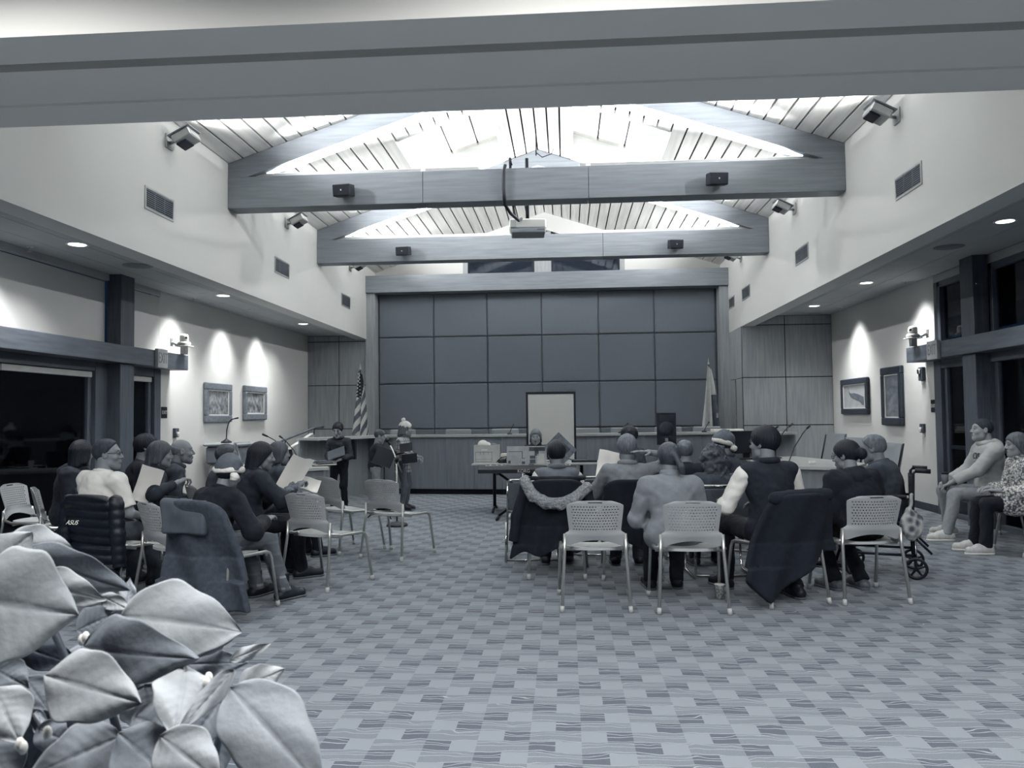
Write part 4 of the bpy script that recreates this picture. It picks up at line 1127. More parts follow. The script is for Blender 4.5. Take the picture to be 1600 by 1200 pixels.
# ------------------------------------------------------------------ people
skin = mat('skin', .44, .55, .48, scale=6, spec=.35)
skin_p = mat('skin_pale', .55, .5, .59, scale=6, spec=.35)
lip_m = mat('lips', .32, .5, .34); eye_w = mat('eye_white', .5, .3, .52); eye_d = mat('iris', .06, .2, .08)
A3 = lambda v: np.array(v, float)
def head_blob(sex='m', age=0):
    b = Blob()
    b.ell((0, -.012, .03), (.075, .098, .09), k=.02)
    b.ell((0, .018, -.03), (.066, .078, .082), k=.03)
    b.cone((-.038, .02, -.075), (0, .07, -.098), .030, .022, k=.03).cone((.038, .02, -.075), (0, .07, -.098), .030, .022, k=.03)
    b.cone((-.036, .074, .033), (.036, .074, .033), .013, k=.02)
    b.ell((-.043, .062, -.025), (.022, .022, .02), k=.02).ell((.043, .062, -.025), (.022, .022, .02), k=.02)
    for s in (-1, 1): b.ell((s*.031, .102, .012), (.020, .020, .013), k=.012, sub=True)
    b.cone((0, .088, .018), (0, .112, -.022), .008, .012, k=.012)
    for s in (-1, 1): b.ell((s*.012, .099, -.027), (.009, .011, .008), k=.006)
    b.ell((0, .088, -.06), (.026, .014, .016), k=.012)
    b.box((0, .104, -.0600), (.024, .006, .0022), rad=.001, k=.004, sub=True)
    for s in (-1, 1):
        M = Matrix.Rotation(s*R(14), 3, 'Z')
        b.ell((s*.077, -.006, -.002), (.010, .022, .033), M, k=.006); b.ell((s*.088, .0, .002), (.008, .011, .018), M, k=.004, sub=True)
    return b
_hv = head_blob().mesh(.0052)
def _uv(c, r, n=8):
    m = MB().sphere(c, r, n); 
    f = np.array([q for q in m.f], np.int64); return np.array(m.v, np.float32), f
_eyes = [(_uv((s*.031, .0815, .011), .0125), _uv((s*.031, .0925, .011), (.006, .004, .006), 6)) for s in (-1, 1)]
_lips = [_uv((0, .1005, -.0545), (.021, .005, .0045), 6), _uv((0, .0995, -.0655), (.018, .006, .0055), 6)]
_brow = [_uv((s*.033, .089, .037), (.019, .004, .0035), 6) for s in (-1, 1)]
def hand_blob(curl):
    """right hand, wrist at the origin, fingers along +y, palm down, thumb towards -x."""
    b = Blob()
    b.cone((0, -.03, 0), (0, .02, 0), .025, .027, k=.01)
    spec = ((-.029, .092, .047, .0088), (-.009, .098, .052, .0090), (.011, .094, .048, .0086), (.029, .085, .038, .0076))
    for x, y, l, r in spec:
        b.cone((x*.6, .012, 0), (x, y, 0), .014, .0115, k=.012)
        p = A3((x, y, 0)); a = curl*.55; 
        for q, (fl, rr) in enumerate(((1, 1), (.62, .92), (.48, .82))):
            d = A3((x*.25, math.cos(a), -math.sin(a))); d /= np.linalg.norm(d)
            e = p+d*l*fl; b.cone(p, e, r*(1 if q == 0 else .95), r*rr*.93, k=.004); p = e; a += curl*.9
    p = A3((-.022, .018, -.004))
    for d, l, r0, r1 in (((-.75, .62, -.18), .042, .014, .0115), ((-.5, .82, -.25-.4*curl), .034, .011, .010), ((-.22, .9, -.3-.5*curl), .026, .010, .008)):
        d = A3(d); d /= np.linalg.norm(d); e = p+d*l; b.cone(p, e, r0, r1, k=.006); p = e
    return b.mesh(.0042)
HANDS = {c: hand_blob(v) for c, v in (('relax', .45), ('grip', 1.05), ('flat', .15))}

def two_bone(a, t, l1, l2, pole):
    a, t = A3(a), A3(t); d = t-a; L = np.linalg.norm(d); L2 = min(L, (l1+l2)*.995); u = d/L
    t = a+u*L2
    x = (l1*l1-l2*l2+L2*L2)/(2*L2); hgt = math.sqrt(max(l1*l1-x*x, 0))
    pole = A3(pole); pole = pole-u*(pole@u); pole /= np.linalg.norm(pole)
    return a+u*x+pole*hgt, t
def rotm(rx, rz, ry=0):
    return np.array((Matrix.Rotation(rz, 3, 'Z') @ Matrix.Rotation(rx, 3, 'X') @ Matrix.Rotation(ry, 3, 'Y')))

def hair_mesh(kind, h):
    """hair solids in the head frame."""
    b = Blob(); f = []
    def strands(amp, fr=260):
        return lambda P, D: D+amp*np.sin(np.arctan2(P[..., 0], P[..., 1]+.03)*26+P[..., 2]*30+2*np.sin(P[..., 2]*40))*.6
    cap = lambda t: b.ell((0, -.014, .034), (.075+t, .098+t, .09+t))
    front = lambda y=.085, z=.062: b.plane((0, y, z), (0, .80, -.60), k=.012)
    low = lambda z=-.012, sl=.5: b.plane((0, .02, z), (0, sl, -1), k=.012)
    if kind == 'short':
        cap(.018); front(.09, .058); low(-.02, .55); b.post.append(strands(.004))
    elif kind == 'crop':
        cap(.006); front(.08, .07); low(-.01, .5)
    elif kind == 'receding':
        cap(.012); front(.055, .08); low(-.02, .55); b.post.append(strands(.0025))
    elif kind == 'bald':
        cap(.004); b.plane((0, 0, .028), (0, .35, 1), k=.012); front(.0, .03); low(-.02, .55)
    elif kind == 'thin':
        cap(.011); front(.065, .075); low(-.03, .5); b.post.append(folds(.004, 60, 3))
    elif kind in ('bob', 'long', 'curly', 'pony', 'bun', 'girl', 'fringe'):
        cap(.014 if kind != 'curly' else .03); front(.085, .055 if kind != 'fringe' else .02)
        if kind in ('bob', 'fringe', 'long', 'curly'):
            n = {'bob': -.11, 'fringe': -.07, 'long': -.33, 'curly': -.24}[kind]
            w = {'bob': .028, 'fringe': .03, 'long': .034, 'curly': .052}[kind]
            for x, y in ((-.068, -.0), (-.062, -.045), (-.035, -.085), (0, -.098), (.035, -.085), (.062, -.045), (.068, 0)):
                b.cone((x, y, .03), (x*1.12, y-.012 if kind != 'long' else y-.03, n+(0 if abs(x) < .05 else .03)), w*.85, w*(1.0 if kind != 'long' else .8), k=.03)
            b.plane((0, .052, 0), (0, 1, -.45), k=.02) if False else None
            b.post.append(strands(.0035) if kind != 'curly' else folds(.02, 55, 5, 9))
        else:
            low(-.045, .45); b.post.append(strands(.003))
            if kind in ('pony', 'girl'):
                b.ell((0, -.118, .03), (.022, .02, .022), k=.012)
                L = .26 if kind == 'pony' else .16
                b.cone((.012, -.125, .03), (.05, -.15, -.06), .02, .026, k=.012).cone((.05, -.15, -.06), (.075, -.13, -.06-L*.6), .026, .013, k=.012)
            else: b.ell((0, -.13, .0), (.05, .045, .05), k=.012)
    if kind in ('bob', 'fringe', 'long', 'curly'):
        b.ell((0, .085, -.03), (.062, .08, .085 if kind != 'fringe' else .065), k=.015, sub=True)
        if kind == 'fringe': b.ell((0, .06, .05), (.064, .055, .035), k=.01)
    return b.mesh(h)

PEOPLE = []
def person(label, x, y, rz, *, s=1.0, hz=.51, lean=4, slouch=8, seated=True, head=(0, 0), tilt=0, w=1.0,
           hands=None, grips=('relax', 'relax'), feet=None, shirt=None, sleeve='long', collar=None, hem=-.10, puff=.0, foldamp=.007,
           legs=None, shoes=None, shoe_kind='shoe', hair='short', hairm=None, skinm=None, sleeve_m=None, vox=.013, child=1.0, elbow=(None, None), skirt=None, zoff=0, top=None):
    skinm = skinm or skin
    t = thing('person', label, 'person', (x, y, zoff), R(rz))
    S = s; hs = s*(1 if child == 1 else 1.17)
    P = A3((0, 0, hz))
    la = R(lean); dn = A3((0, math.sin(la), math.cos(la))); lb = R(lean+slouch); dn2 = A3((0, math.sin(lb), math.cos(lb)))
    q = 1.0
    if top:
        q = (top-hz-.275*hs)/(S*(.30*dn[2]+.21*dn2[2])); q = min(max(q, .72), 1.1)
    W_ = P+dn*.14*S*q; C = W_+dn*.16*S*q; NB = C+dn2*.21*S*q
    sh = C+dn2*.155*S*q
    shL, shR = sh+A3((-.178*S*w, 0, 0)), sh+A3((.178*S*w, 0, 0))
    hy, hp = head
    la3 = R((lean+slouch)*.6)
    HC = NB+A3((0, math.sin(la3)*.12, math.cos(la3)*.12))*hs+A3((0, .035*hs, .035*hs))
    Hm = rotm(R(-hp), R(hy), R(tilt))           # hp: nod down positive
    Mt = np.array(Matrix.Rotation(-la, 3, 'X')); Mt2 = np.array(Matrix.Rotation(-lb, 3, 'X'))
    hipR, hipL = P+A3((.092*S, 0, -.01)), P+A3((-.092*S, 0, -.01))
    th, sk = .43*S, .42*S; ua, fa = .285*S, .255*S
    if feet is None:
        feet = ((.11, .47, .085), (-.11, .44, .085)) if seated else ((.09, .02, .08*S), (-.09, 0, .08*S))
    kn = []; an = []
    for hp_, ft in ((hipR, feet[0]), (hipL, feet[1])):
        k_, a_ = two_bone(hp_, ft, th, sk, (0.02*np.sign(hp_[0]), 1, 1.0 if seated else .15)); kn.append(k_); an.append(a_)
    if hands is None: hands = ((.10, .30, hz+.13), (-.10, .28, hz+.12))
    el = []; wr_ = []
    for i, (sp, hd) in enumerate(((shR, hands[0]), (shL, hands[1]))):
        sg = 1 if i == 0 else -1
        e_, w_ = two_bone(sp, hd, ua, fa, elbow[i] or (sg*.6, -.7, -.5)); el.append(e_); wr_.append(w_)
    def torso(b, e, k=.05):
        b.ell(P+dn*.02, ((.165*w)*S+e, .125*S*(.6+.4*w)+e, .115*S+e), Mt, k=k)
        b.ell(W_, ((.134*w)*S+e, .108*S*(.5+.5*w)+e, .15*S+e), Mt, k=k)
        b.ell(C+dn2*.03*S, ((.16*w)*S+e, .112*S+e, .16*S+e), Mt2, k=k)
        b.cone(shL+A3((.03, 0, 0)), shR-A3((.03, 0, 0)), .062*S+e, k=k)
        b.cone(NB+dn2*.02, C+dn2*.12*S, .052*S+e*.5, .095*S+e, k=k)
    # body: one continuous figure
    b = Blob()
    torso(b, -.012)
    b.cone(NB-dn2*.03, HC+A3((0, -.03*hs, -.03*hs)), .058*hs, .056*hs, k=.03)
    for i in (0, 1):
        sp = (shR, shL)[i]
        b.cone(sp, el[i], .050*S, .040*S, k=.02); b.cone(el[i], wr_[i], .041*S, .027*S, k=.02)
        hp_ = (hipR, hipL)[i]
        b.cone(hp_, kn[i], .078*S, .054*S, k=.03); b.cone(kn[i], an[i], .052*S, .036*S, k=.02)
    V, Q = b.mesh(vox)
    parts = [(V, Q, 0)]
    def hx(v): return (v*hs)@Hm.T+HC
    parts.append((hx(_hv[0]), _hv[1], 0))
    for (w1, d1) in _eyes: parts += [(hx(w1[0]), w1[1], 2), (hx(d1[0]), d1[1], 3)]
    for l_ in _lips: parts.append((hx(l_[0]), l_[1], 1))
    for l_ in _brow: parts.append((hx(l_[0]), l_[1], 4))
    for i in (0, 1):
        f_ = wr_[i]-el[i]; f_ = f_/np.linalg.norm(f_)
        up = A3((0, 0, 1)) if abs(f_[2]) < .85 else A3((0, 1, 0))
        X = np.cross(f_, up); X /= np.linalg.norm(X); Z = np.cross(X, f_)
        HV, HQ = HANDS[grips[i]]; HV = HV*A3((1 if i == 0 else -1, 1, 1))*S
        if i: HQ = HQ[:, ::-1]
        B = np.stack([X, f_, Z], 1)
        parts.append((HV@B.T+wr_[i]+f_*.012, HQ, 0))
    link('body', npmesh('body', parts, [skinm, lip_m, eye_w, eye_d, hairm or MATS['hair_brown']]), t)
    # hair
    if hair:
        HVr, HQr = hair_mesh(hair, .0075 if vox < .02 else .009)
        link('hair', npmesh('hair', [(hx(HVr), HQr, 0)], [hairm]), t)
    # upper garment
    e = .014+puff
    b = Blob(); torso(b, e)
    if sleeve != 'none':
        for i in (0, 1):
            sp = (shR, shL)[i]
            if sleeve == 'short':
                b.cone(sp, sp+(el[i]-sp)*.8, .056*S+e, .052*S+e, k=.03, flat='end')
            else:
                fl = .93 if sleeve == 'long' else .45
                b.cone(sp, el[i], .052*S+e, .044*S+e, k=.03); b.cone(el[i], el[i]+(wr_[i]-el[i])*fl, .044*S+e, (.031 if sleeve == 'long' else .042)*S+e, k=.025, flat='end')
    b.plane(NB+dn2*.035, dn2*1.0+A3((0, .25, 0)))
    if hem is not None: b.plane(P+dn*hem, -dn if seated else A3((0, 0, -1)))
    if seated and hem is not None and hem < -.12:
        for i in (0, 1): b.cone((hipR, hipL)[i], (hipR, hipL)[i]+(kn[i]-(hipR, hipL)[i])*min(.8, -hem*1.4), .1*S+e, .09*S+e, k=.04)
        b.cut.pop()
    if foldamp: b.post.append(folds(foldamp, 22, abs(hash(label)) % 1 + int(x*100) % 97))
    b.post.append(folds(.0035, 48, int(y*100) % 89))
    if not seated and skirt: b.cone(P, P-A3((0, 0, skirt)), .15*S, .17*S, k=.03)
    if collar == 'turtle':
        b2 = Blob().cone(NB-dn2*.03, NB+dn2*.06, .074*hs, .070*hs, flat='both')
    V, Q = b.mesh(vox*.9)
    top = link('shirt' if puff < .02 else 'jacket', npmesh('shirt', [(V, Q, 0)], [shirt]), t)
    M2 = np.array(Matrix.Rotation(-lb, 3, 'X'))
    if collar:
        cb_ = Blob()
        if collar == 'turtle': cb_.torus(NB+dn2*.03, .062*hs, .022, M2).torus(NB+dn2*.055, .060*hs, .019, M2)
        elif collar == 'hood':
            cb_.torus(NB+dn2*.02, .078*hs, .030, M2, k=.03); cb_.ell(NB-dn2*.02+A3((0, -.095*S, 0)), (.12*S, .06, .07), M2, k=.04); cb_.post.append(folds(.005, 30, 4))
        elif collar == 'shirt': cb_.torus(NB+dn2*.022, .064*hs, .014, M2)
        elif collar == 'high': cb_.torus(NB+dn2*.03, .07*hs, .025, M2)
        V, Q = cb_.mesh(.008); link('collar', npmesh('collar', [(V, Q, 0)], [shirt]), t)
    if sleeve_m:
        for i in (0, 1):
            sp = (shR, shL)[i]; sb = Blob().cone(sp*.92+el[i]*.08, el[i], .066*S, .062*S, k=.03); sb.cone(el[i], el[i]+(wr_[i]-el[i])*.35, .062*S, .058*S, k=.03, flat='end')
            sb.post.append(folds(.006, 34, 5+i)); V, Q = sb.mesh(vox*.9); link('sleeve', npmesh('sleeve', [(V, Q, 0)], [sleeve_m]), t)
    # trousers
    if legs:
        b = Blob()
        b.ell(P+dn*.0, ((.168*w)*S, .128*S, .11*S), Mt, k=.04)
        for i in (0, 1):
            hp_ = (hipR, hipL)[i]
            b.cone(hp_, kn[i], .094*S, .070*S, k=.03); b.cone(kn[i], an[i]+(an[i]-kn[i])*.06, .068*S, .058*S, k=.03, flat='end')
        b.plane(P+dn*.09*S, dn); b.post.append(folds(.007, 26, 11)); b.post.append(folds(.003, 50, 12))
        V, Q = b.mesh(vox*.9); link('trousers', npmesh('trousers', [(V, Q, 0)], [legs]), t)
    if shoes:
        for i in (0, 1):
            a_ = an[i]; d = A3((0, 1, 0)); kd = kn[i]-hipR if False else None
            toe = A3((a_[0]+.02*(1 if i == 0 else -1), a_[1]+.17*S, .035)); heel = A3((a_[0], a_[1]-.035*S, .04))
            sb = Blob().cone(heel, toe, .040*S, .042*S, k=.03).cone((a_[0], a_[1]+.01, a_[2]-.02), (a_[0], a_[1]+.005, a_[2]+(.13 if shoe_kind == 'boot' else .03)), .043*S, .045*S, k=.03, flat='end')
            sb.cone(heel, (a_[0], a_[1]+.08*S, .06), .04*S, .045*S, k=.03)
            g0 = a_[2]-.085
            sb.plane((0, 0, .004+max(0, g0*0)), (0, 0, -1)); V, Q = sb.mesh(.009)
            sh_o = link('shoe', npmesh('shoe', [(V, Q, 0)], [shoes]), t)
            so = Blob().cone(heel*A3((1, 1, 0))+A3((0, 0, .006)), toe*A3((1, 1, 0))+A3((0, 0, .006)), .046*S, .047*S); so.plane((0, 0, .018), (0, 0, 1), .002).plane((0, 0, 0.0), (0, 0, -1), .002)
            V, Q = so.mesh(.008); link('sole', npmesh('sole', [(V, Q, 0)], [mat('shoe_sole', .3, .7) if shoe_kind != 'trainer' else white]), sh_o)
    PEOPLE.append(t)
    info = dict(t=t, HC=HC, Hm=Hm, hs=hs, NB=NB, C=C, P=P, wr=wr_, el=el, kn=kn, an=an, shL=shL, shR=shR, hx=hx)
    return info
def part_blob(info, name, b, m, h=.008, head=True, label=None):
    V, Q = b.mesh(h)
    o = link(name, npmesh(name, [(info['hx'](V) if head else V, Q, 0)], [m]), info['t'])
    if label: o['label'] = label
    return o
def glasses(info):
    m = MB()
    for s in (-1, 1):
        m.tube([(s*.033+.022*math.cos(a), .098, .010+.017*math.sin(a)) for a in [2*PI*k/14 for k in range(14)]], .0022, 5, closed=True)
        m.tube([(s*.055, .096, .014), (s*.074, .06, .016), (s*.078, -.01, .014), (s*.076, -.025, -.002)], .0018, 5)
    m.tube([(-.011, .1, .013), (.011, .1, .013)], .002, 5)
    m.v = [tuple(info['hx'](np.array(v))) for v in m.v]
    m.build('glasses', blackm, info['t'], True)
def santa_hat(info, lean_x=1, red=None, back=.06):
    red = red or mat('santa_felt', .28, .85, .33, scale=30)
    b = Blob().ell((0, -.014, .04), (.104, .124, .112)).cone((0, -.03, .10), (lean_x*.08, -.07-back, .07), .06, .035, k=.04).cone((lean_x*.08, -.07-back, .07), (lean_x*.115, -.09-back, -.02), .034, .016, k=.02)
    b.plane((0, 0, .035), (0, .35, -1)); part_blob(info, 'hat', b, red)
    b = Blob().torus((0, -.012, .032), .101, .025, np.array(Matrix.Rotation(R(19), 3, 'X'))); b.post.append(folds(.004, 80, 2)); 
    part_blob(info, 'hat_trim', b, mat('white_fur', .9, .9, .8, scale=60, bump=.4))
    b = Blob().ell((lean_x*.118, -.095-back, -.045), (.036, .036, .036)); b.post.append(folds(.004, 90, 4)); part_blob(info, 'pompom', b, MATS['white_fur'], .006)

hair_brown = mat('hair_brown', .11, .7, .21, scale=40, stretch=(1, 1, .15), spec=.25)
hair_dark = mat('hair_dark', .02, .65, .07, scale=40, stretch=(1, 1, .15), spec=.25)
hair_grey = mat('hair_grey', .30, .7, .43, scale=60, stretch=(1, 1, .2), spec=.4)
hair_light = mat('hair_light', .24, .6, .37, scale=50, stretch=(1, 1, .12), spec=.4)
hair_mid = mat('hair_mid', .12, .6, .23, scale=50, stretch=(1, 1, .12), spec=.4)
cl_black = mat('cloth_black', .02, .9, .05, scale=30, bump=.1)
cl_navy = mat('cloth_navy', .06, .9, .10, scale=20, bump=.1)
cl_char = mat('cloth_charcoal', .16, .9, .21, scale=20, bump=.1)
cl_grey = mat('cloth_grey', .33, .9, .38, scale=20, bump=.1)
cl_mid = mat('cloth_mid_grey', .44, .9, .48, scale=20, bump=.1)
cl_pale = mat('cloth_pale', .66, .9, .71, scale=14, bump=.1)
cl_white = mat('cloth_white', .82, .9, .86, scale=14, bump=.1)
denim = mat('denim', .24, .9, .32, scale=40); khaki = mat('khaki', .50, .9, .54, scale=30)
trainer = mat('trainer_leather', .72, .6, .82, scale=30); sh_black = mat('black_shoe', .04, .5, .07)
plaid_c = grid_mat('plaid_check', .66, .2, 16, 16, .22, .22, (0, 2)); plaid_d = grid_mat('plaid_dim', .30, .56, 11, 11, .2, .2, (0, 2), line2=.35)
speck = mat('speckled_knit', .88, .9, .3, kind='voronoi', scale=45)

# ---- left group
p = person('man in a white short-sleeved shirt and glasses seated at far left', -3.84, 6.36, -20, hz=.51, lean=0, slouch=10, head=(-52, 0), shirt=cl_white, sleeve='short', collar='shirt', legs=cl_char, shoes=sh_black, hair='receding', hairm=hair_brown, hands=((.16, .30, .62), (-.1, .32, .62)), w=1.08, vox=.012, top=1.27)
glasses(p)
person('person with dark hair and black jacket half hidden behind the white-shirted man', -4.78, 7.42, -70, head=(60, 0), shirt=cl_navy, puff=.02, collar='hood', legs=cl_black, shoes=sh_black, hair='bob', hairm=hair_dark, vox=.015, top=1.24)
person('woman with brown shoulder-length hair beside the bald man', -3.84, 7.14, -48, s=.96, hz=.52, shirt=cl_navy, collar='high', legs=cl_black, shoes=sh_black, hair='bob', hairm=hair_mid, hands=((.30, .16, .86), (-.12, .34, .66)), grips=('grip', 'grip'), head=(-6, 6), vox=.014, top=1.23)
person('person with dark hair rising behind the brown-haired woman', -4.42, 7.95, -65, s=1.03, hz=.52, shirt=cl_black, legs=cl_black, shoes=sh_black, hair='short', hairm=hair_dark, vox=.016, top=1.28)
person('bald man in a dark grey jacket seated in profile', -3.95, 7.66, -60, hz=.51, lean=6, slouch=14, shirt=cl_char, puff=.008, collar='high', legs=cl_char, shoes=sh_black, hair='bald', hairm=hair_grey, vox=.014, top=1.24)
p = person('person in a santa hat and black sweater, back to the camera at left', -2.70, 5.92, -28, s=.98, hz=.50, lean=8, slouch=20, shirt=cl_black, puff=.012, collar='high', legs=plaid_d, shoes=sh_black, shoe_kind='boot', hair='short', hairm=hair_dark, head=(14, 22), hands=((.22, .34, .64), (-.12, .3, .62)), feet=((.24, .50, .085), (-.05, .48, .085)), w=1.05, vox=.012, top=1.13)
santa_hat(p, 1, back=-.02)
person('older person with thin grey hair just behind the santa hat', -3.46, 7.74, -55, s=.98, hz=.52, shirt=cl_char, collar='high', legs=cl_black, shoes=sh_black, hair='thin', hairm=hair_mid, vox=.016, top=1.18)
p = person('woman with long dark hair and fur cuffs holding sheet music', -2.82, 6.88, -48, s=.98, hz=.52, lean=6, slouch=14, shirt=cl_navy, puff=.01, collar='high', legs=cl_black, shoes=sh_black, hair='long', hairm=hair_dark, head=(-12, 8), hands=((.22, .38, .83), (-.05, .40, .80)), grips=('grip', 'grip'), vox=.012, top=1.22)
b = Blob()
for i in (0, 1):
    b = Blob().cone(p['wr'][i]*.8+p['el'][i]*.2, p['wr'][i]*.45+p['el'][i]*.55, .062, .066)
    b.post.append(folds(.012, 70, 8)); part_blob(p, 'fur_cuff', b, mat('grey_fur', .26, .95, .44, scale=50, bump=.5), .009, False)
person('person with light brown hair beyond the long-haired woman', -3.0, 7.95, -45, s=.95, hz=.52, shirt=cl_char, legs=cl_black, shoes=sh_black, hair='bob', hairm=hair_mid, vox=.016, top=1.19)
# ---- children singing
person('girl with pulled-back dark hair standing in dark clothes with a folder', -3.52, 12.25, 178, s=.79, hz=.735, lean=2, slouch=8, seated=False, child=.8, shirt=mat('dark_lace', .03, .7, .14, kind='voronoi', scale=50), collar='high', legs=cl_black, shoes=sh_black, hair='girl', hairm=hair_dark, skinm=skin_p, head=(0, 18), hands=((.06, .22, .80), (-.08, .22, .80)), grips=('grip', 'grip'), vox=.012, top=1.36)
person('boy with short hair in a dark printed sweatshirt reading a folder', -2.90, 12.0, -75, s=.72, hz=.672, lean=2, slouch=8, seated=False, child=.8, shirt=cl_navy, legs=khaki, shoes=sh_black, hair='crop', hairm=hair_mid, skinm=skin_p, head=(-5, 20), hands=((.07, .28, .82), (-.06, .27, .82)), grips=('grip', 'grip'), vox=.011, top=1.25)
p = person('girl in a white knitted pompom hat and plaid shirt at the microphone', -2.54, 12.3, -100, s=.78, hz=.725, lean=0, slouch=6, seated=False, child=.8, shirt=plaid_c, collar='shirt', skirt=.13, hem=-.14, legs=denim, shoes=sh_black, hair='bob', hairm=hair_light, skinm=skin_p, head=(24, 4), hands=((.08, .24, .84), (-.08, .22, .80)), grips=('grip', 'grip'), vox=.011, top=1.36)
b = Blob().ell((0, -.014, .045), (.09, .112, .098)).cone((.078, -.01, .04), (.072, .01, -.06), .022, .014, k=.02).cone((-.078, -.01, .04), (-.072, .01, -.06), .022, .014, k=.02)
b.ell((0, .09, -.03), (.058, .075, .078), sub=True); b.plane((0, -.03, -.005), (0, .1, -1), .03) if False else None
b.post.append(folds(.003, 120, 3)); part_blob(p, 'knitted_hat', b, cl_white, .007)
b = Blob().ell((0, -.05, .158), (.035, .035, .035)); b.post.append(folds(.004, 90, 3)); part_blob(p, 'pompom', b, MATS['white_fur'], .006)
# ---- pianist and right group
person('pianist with hood-like light hair and dark jacket facing the camera', -.48, 12.62, 180, s=.95, hz=.51, shirt=cl_navy, collar='high', legs=cl_black, shoes=sh_black, hair='bob', hairm=hair_light, skinm=skin_p, head=(0, 8), hands=((.2, .42, .74), (-.2, .42, .74)), vox=.014, top=1.22)
p = person('person with short dark hair and grey top seated before the keyboard', -.09, 7.38, 2, s=.94, hz=.52, lean=0, slouch=8, shirt=cl_grey, sleeve='none', collar='high', sleeve_m=cl_white, legs=cl_black, shoes=sh_black, hair='short', hairm=hair_dark, head=(-4, 4), hands=((.1, .32, .68), (-.12, .3, .68)), vox=.013, top=1.19)
p = person('grey-haired man in a grey pullover with one hand on his neck', .55, 7.33, -2, hz=.52, lean=0, slouch=8, shirt=cl_mid, collar='high', legs=cl_char, shoes=sh_black, hair='short', hairm=hair_grey, head=(6, 4), tilt=0, hands=((.21, -.07, 1.09), (-.16, .34, .82)), grips=('flat', 'relax'), elbow=((1, .1, .6), None), w=1.04, vox=.012, top=1.24)
p = person('woman with a ponytail in a grey turtleneck sweater, back to the camera', .80, 6.28, 2, hz=.51, lean=2, slouch=8, shirt=cl_mid, puff=.008, collar='turtle', legs=cl_black, shoes=sh_black, hair='pony', hairm=hair_mid, head=(8, 4), hands=((.10, .30, .66), (-.12, .28, .66)), w=1.04, vox=.012, hem=-.13, top=1.20)
person('person with thin grey hair seen between ponytail and curly hair', 1.22, 8.24, 8, s=.95, hz=.52, shirt=cl_black, legs=cl_black, shoes=sh_black, hair='thin', hairm=hair_light, vox=.016, top=1.16)
person('woman with long curly brown hair, back to the camera', 1.34, 7.32, 4, s=.96, hz=.51, slouch=12, shirt=cl_char, legs=cl_black, shoes=sh_black, hair='curly', hairm=mat('hair_curly', .10, .7, .25, scale=70, spec=.4), head=(0, 8), vox=.014, top=1.13)
p = person('person in a santa hat turned left in the far right group', 1.78, 8.78, 62, s=1.0, hz=.51, shirt=cl_char, collar='high', legs=cl_black, shoes=sh_black, hair='short', hairm=hair_brown, head=(15, 4), vox=.015, top=1.22)
santa_hat(p, -.4, back=.02)
person('far man with dark hair showing above the grey-haired man', .86, 9.98, 55, s=1.0, hz=.51, shirt=cl_char, legs=cl_black, shoes=sh_black, hair='short', hairm=hair_dark, vox=.016, top=1.28)
p = person('man in a dark vest with rolled white sleeves and glasses', 1.57, 6.36, 18, s=1.05, hz=.53, lean=0, slouch=6, shirt=cl_navy, sleeve='none', collar='high', sleeve_m=cl_white, legs=cl_black, shoes=sh_black, hair='short', hairm=hair_dark, skinm=skin, head=(28, 2), hands=((.16, .30, .70), (-.22, .34, .72)), grips=('relax', 'grip'), feet=((.2, -.02, .085), (-.14, .46, .085)), w=1.1, vox=.012, top=1.32)
glasses(p)
p = person('woman with a dark ponytail, glasses and black padded jacket at right', 2.30, 6.50, 22, s=.97, hz=.52, lean=6, slouch=14, shirt=cl_black, puff=.02, collar='hood', legs=cl_black, shoes=mat('grey_trainer', .2, .6, .4, scale=30), hair='bun', hairm=hair_dark, head=(25, 10), feet=((.16, .2, .085), (-.06, .24, .085)), w=1.1, vox=.012, foldamp=.009, top=1.20)
glasses(p)
p = person('grey-haired person in a dark coat sitting in the wheelchair', 2.88, 7.42, 52, s=1.0, hz=.53, lean=4, slouch=14, shirt=cl_char, puff=.015, collar='high', legs=cl_grey, shoes=sh_black, hair='thin', hairm=hair_grey, head=(8, 10), vox=.014, top=1.22)
p = person('man in a pale hoodie sitting by the right glass doors', 4.78, 9.42, 84, s=1.04, hz=.52, w=1.16, lean=0, slouch=8, shirt=cl_pale, puff=.012, collar='hood', legs=khaki, shoes=trainer, shoe_kind='trainer', hair='crop', hairm=hair_brown, skinm=skin_p, head=(2, -4), hands=((.13, .40, .64), (-.08, .42, .64)), grips=('grip', 'grip'), feet=((.26, .36, .085), (-.24, .56, .085)), foldamp=.006, vox=.012, top=1.34)
HOOD = p
p = person('woman in a white speckled coat at the right edge of the picture', 4.62, 8.42, 84, s=.97, hz=.51, lean=2, shirt=speck, puff=.015, collar='high', hem=-.34, legs=cl_black, shoes=trainer, shoe_kind='trainer', hair='bob', hairm=hair_light, skinm=skin_p, head=(0, 4), vox=.012, top=1.20)
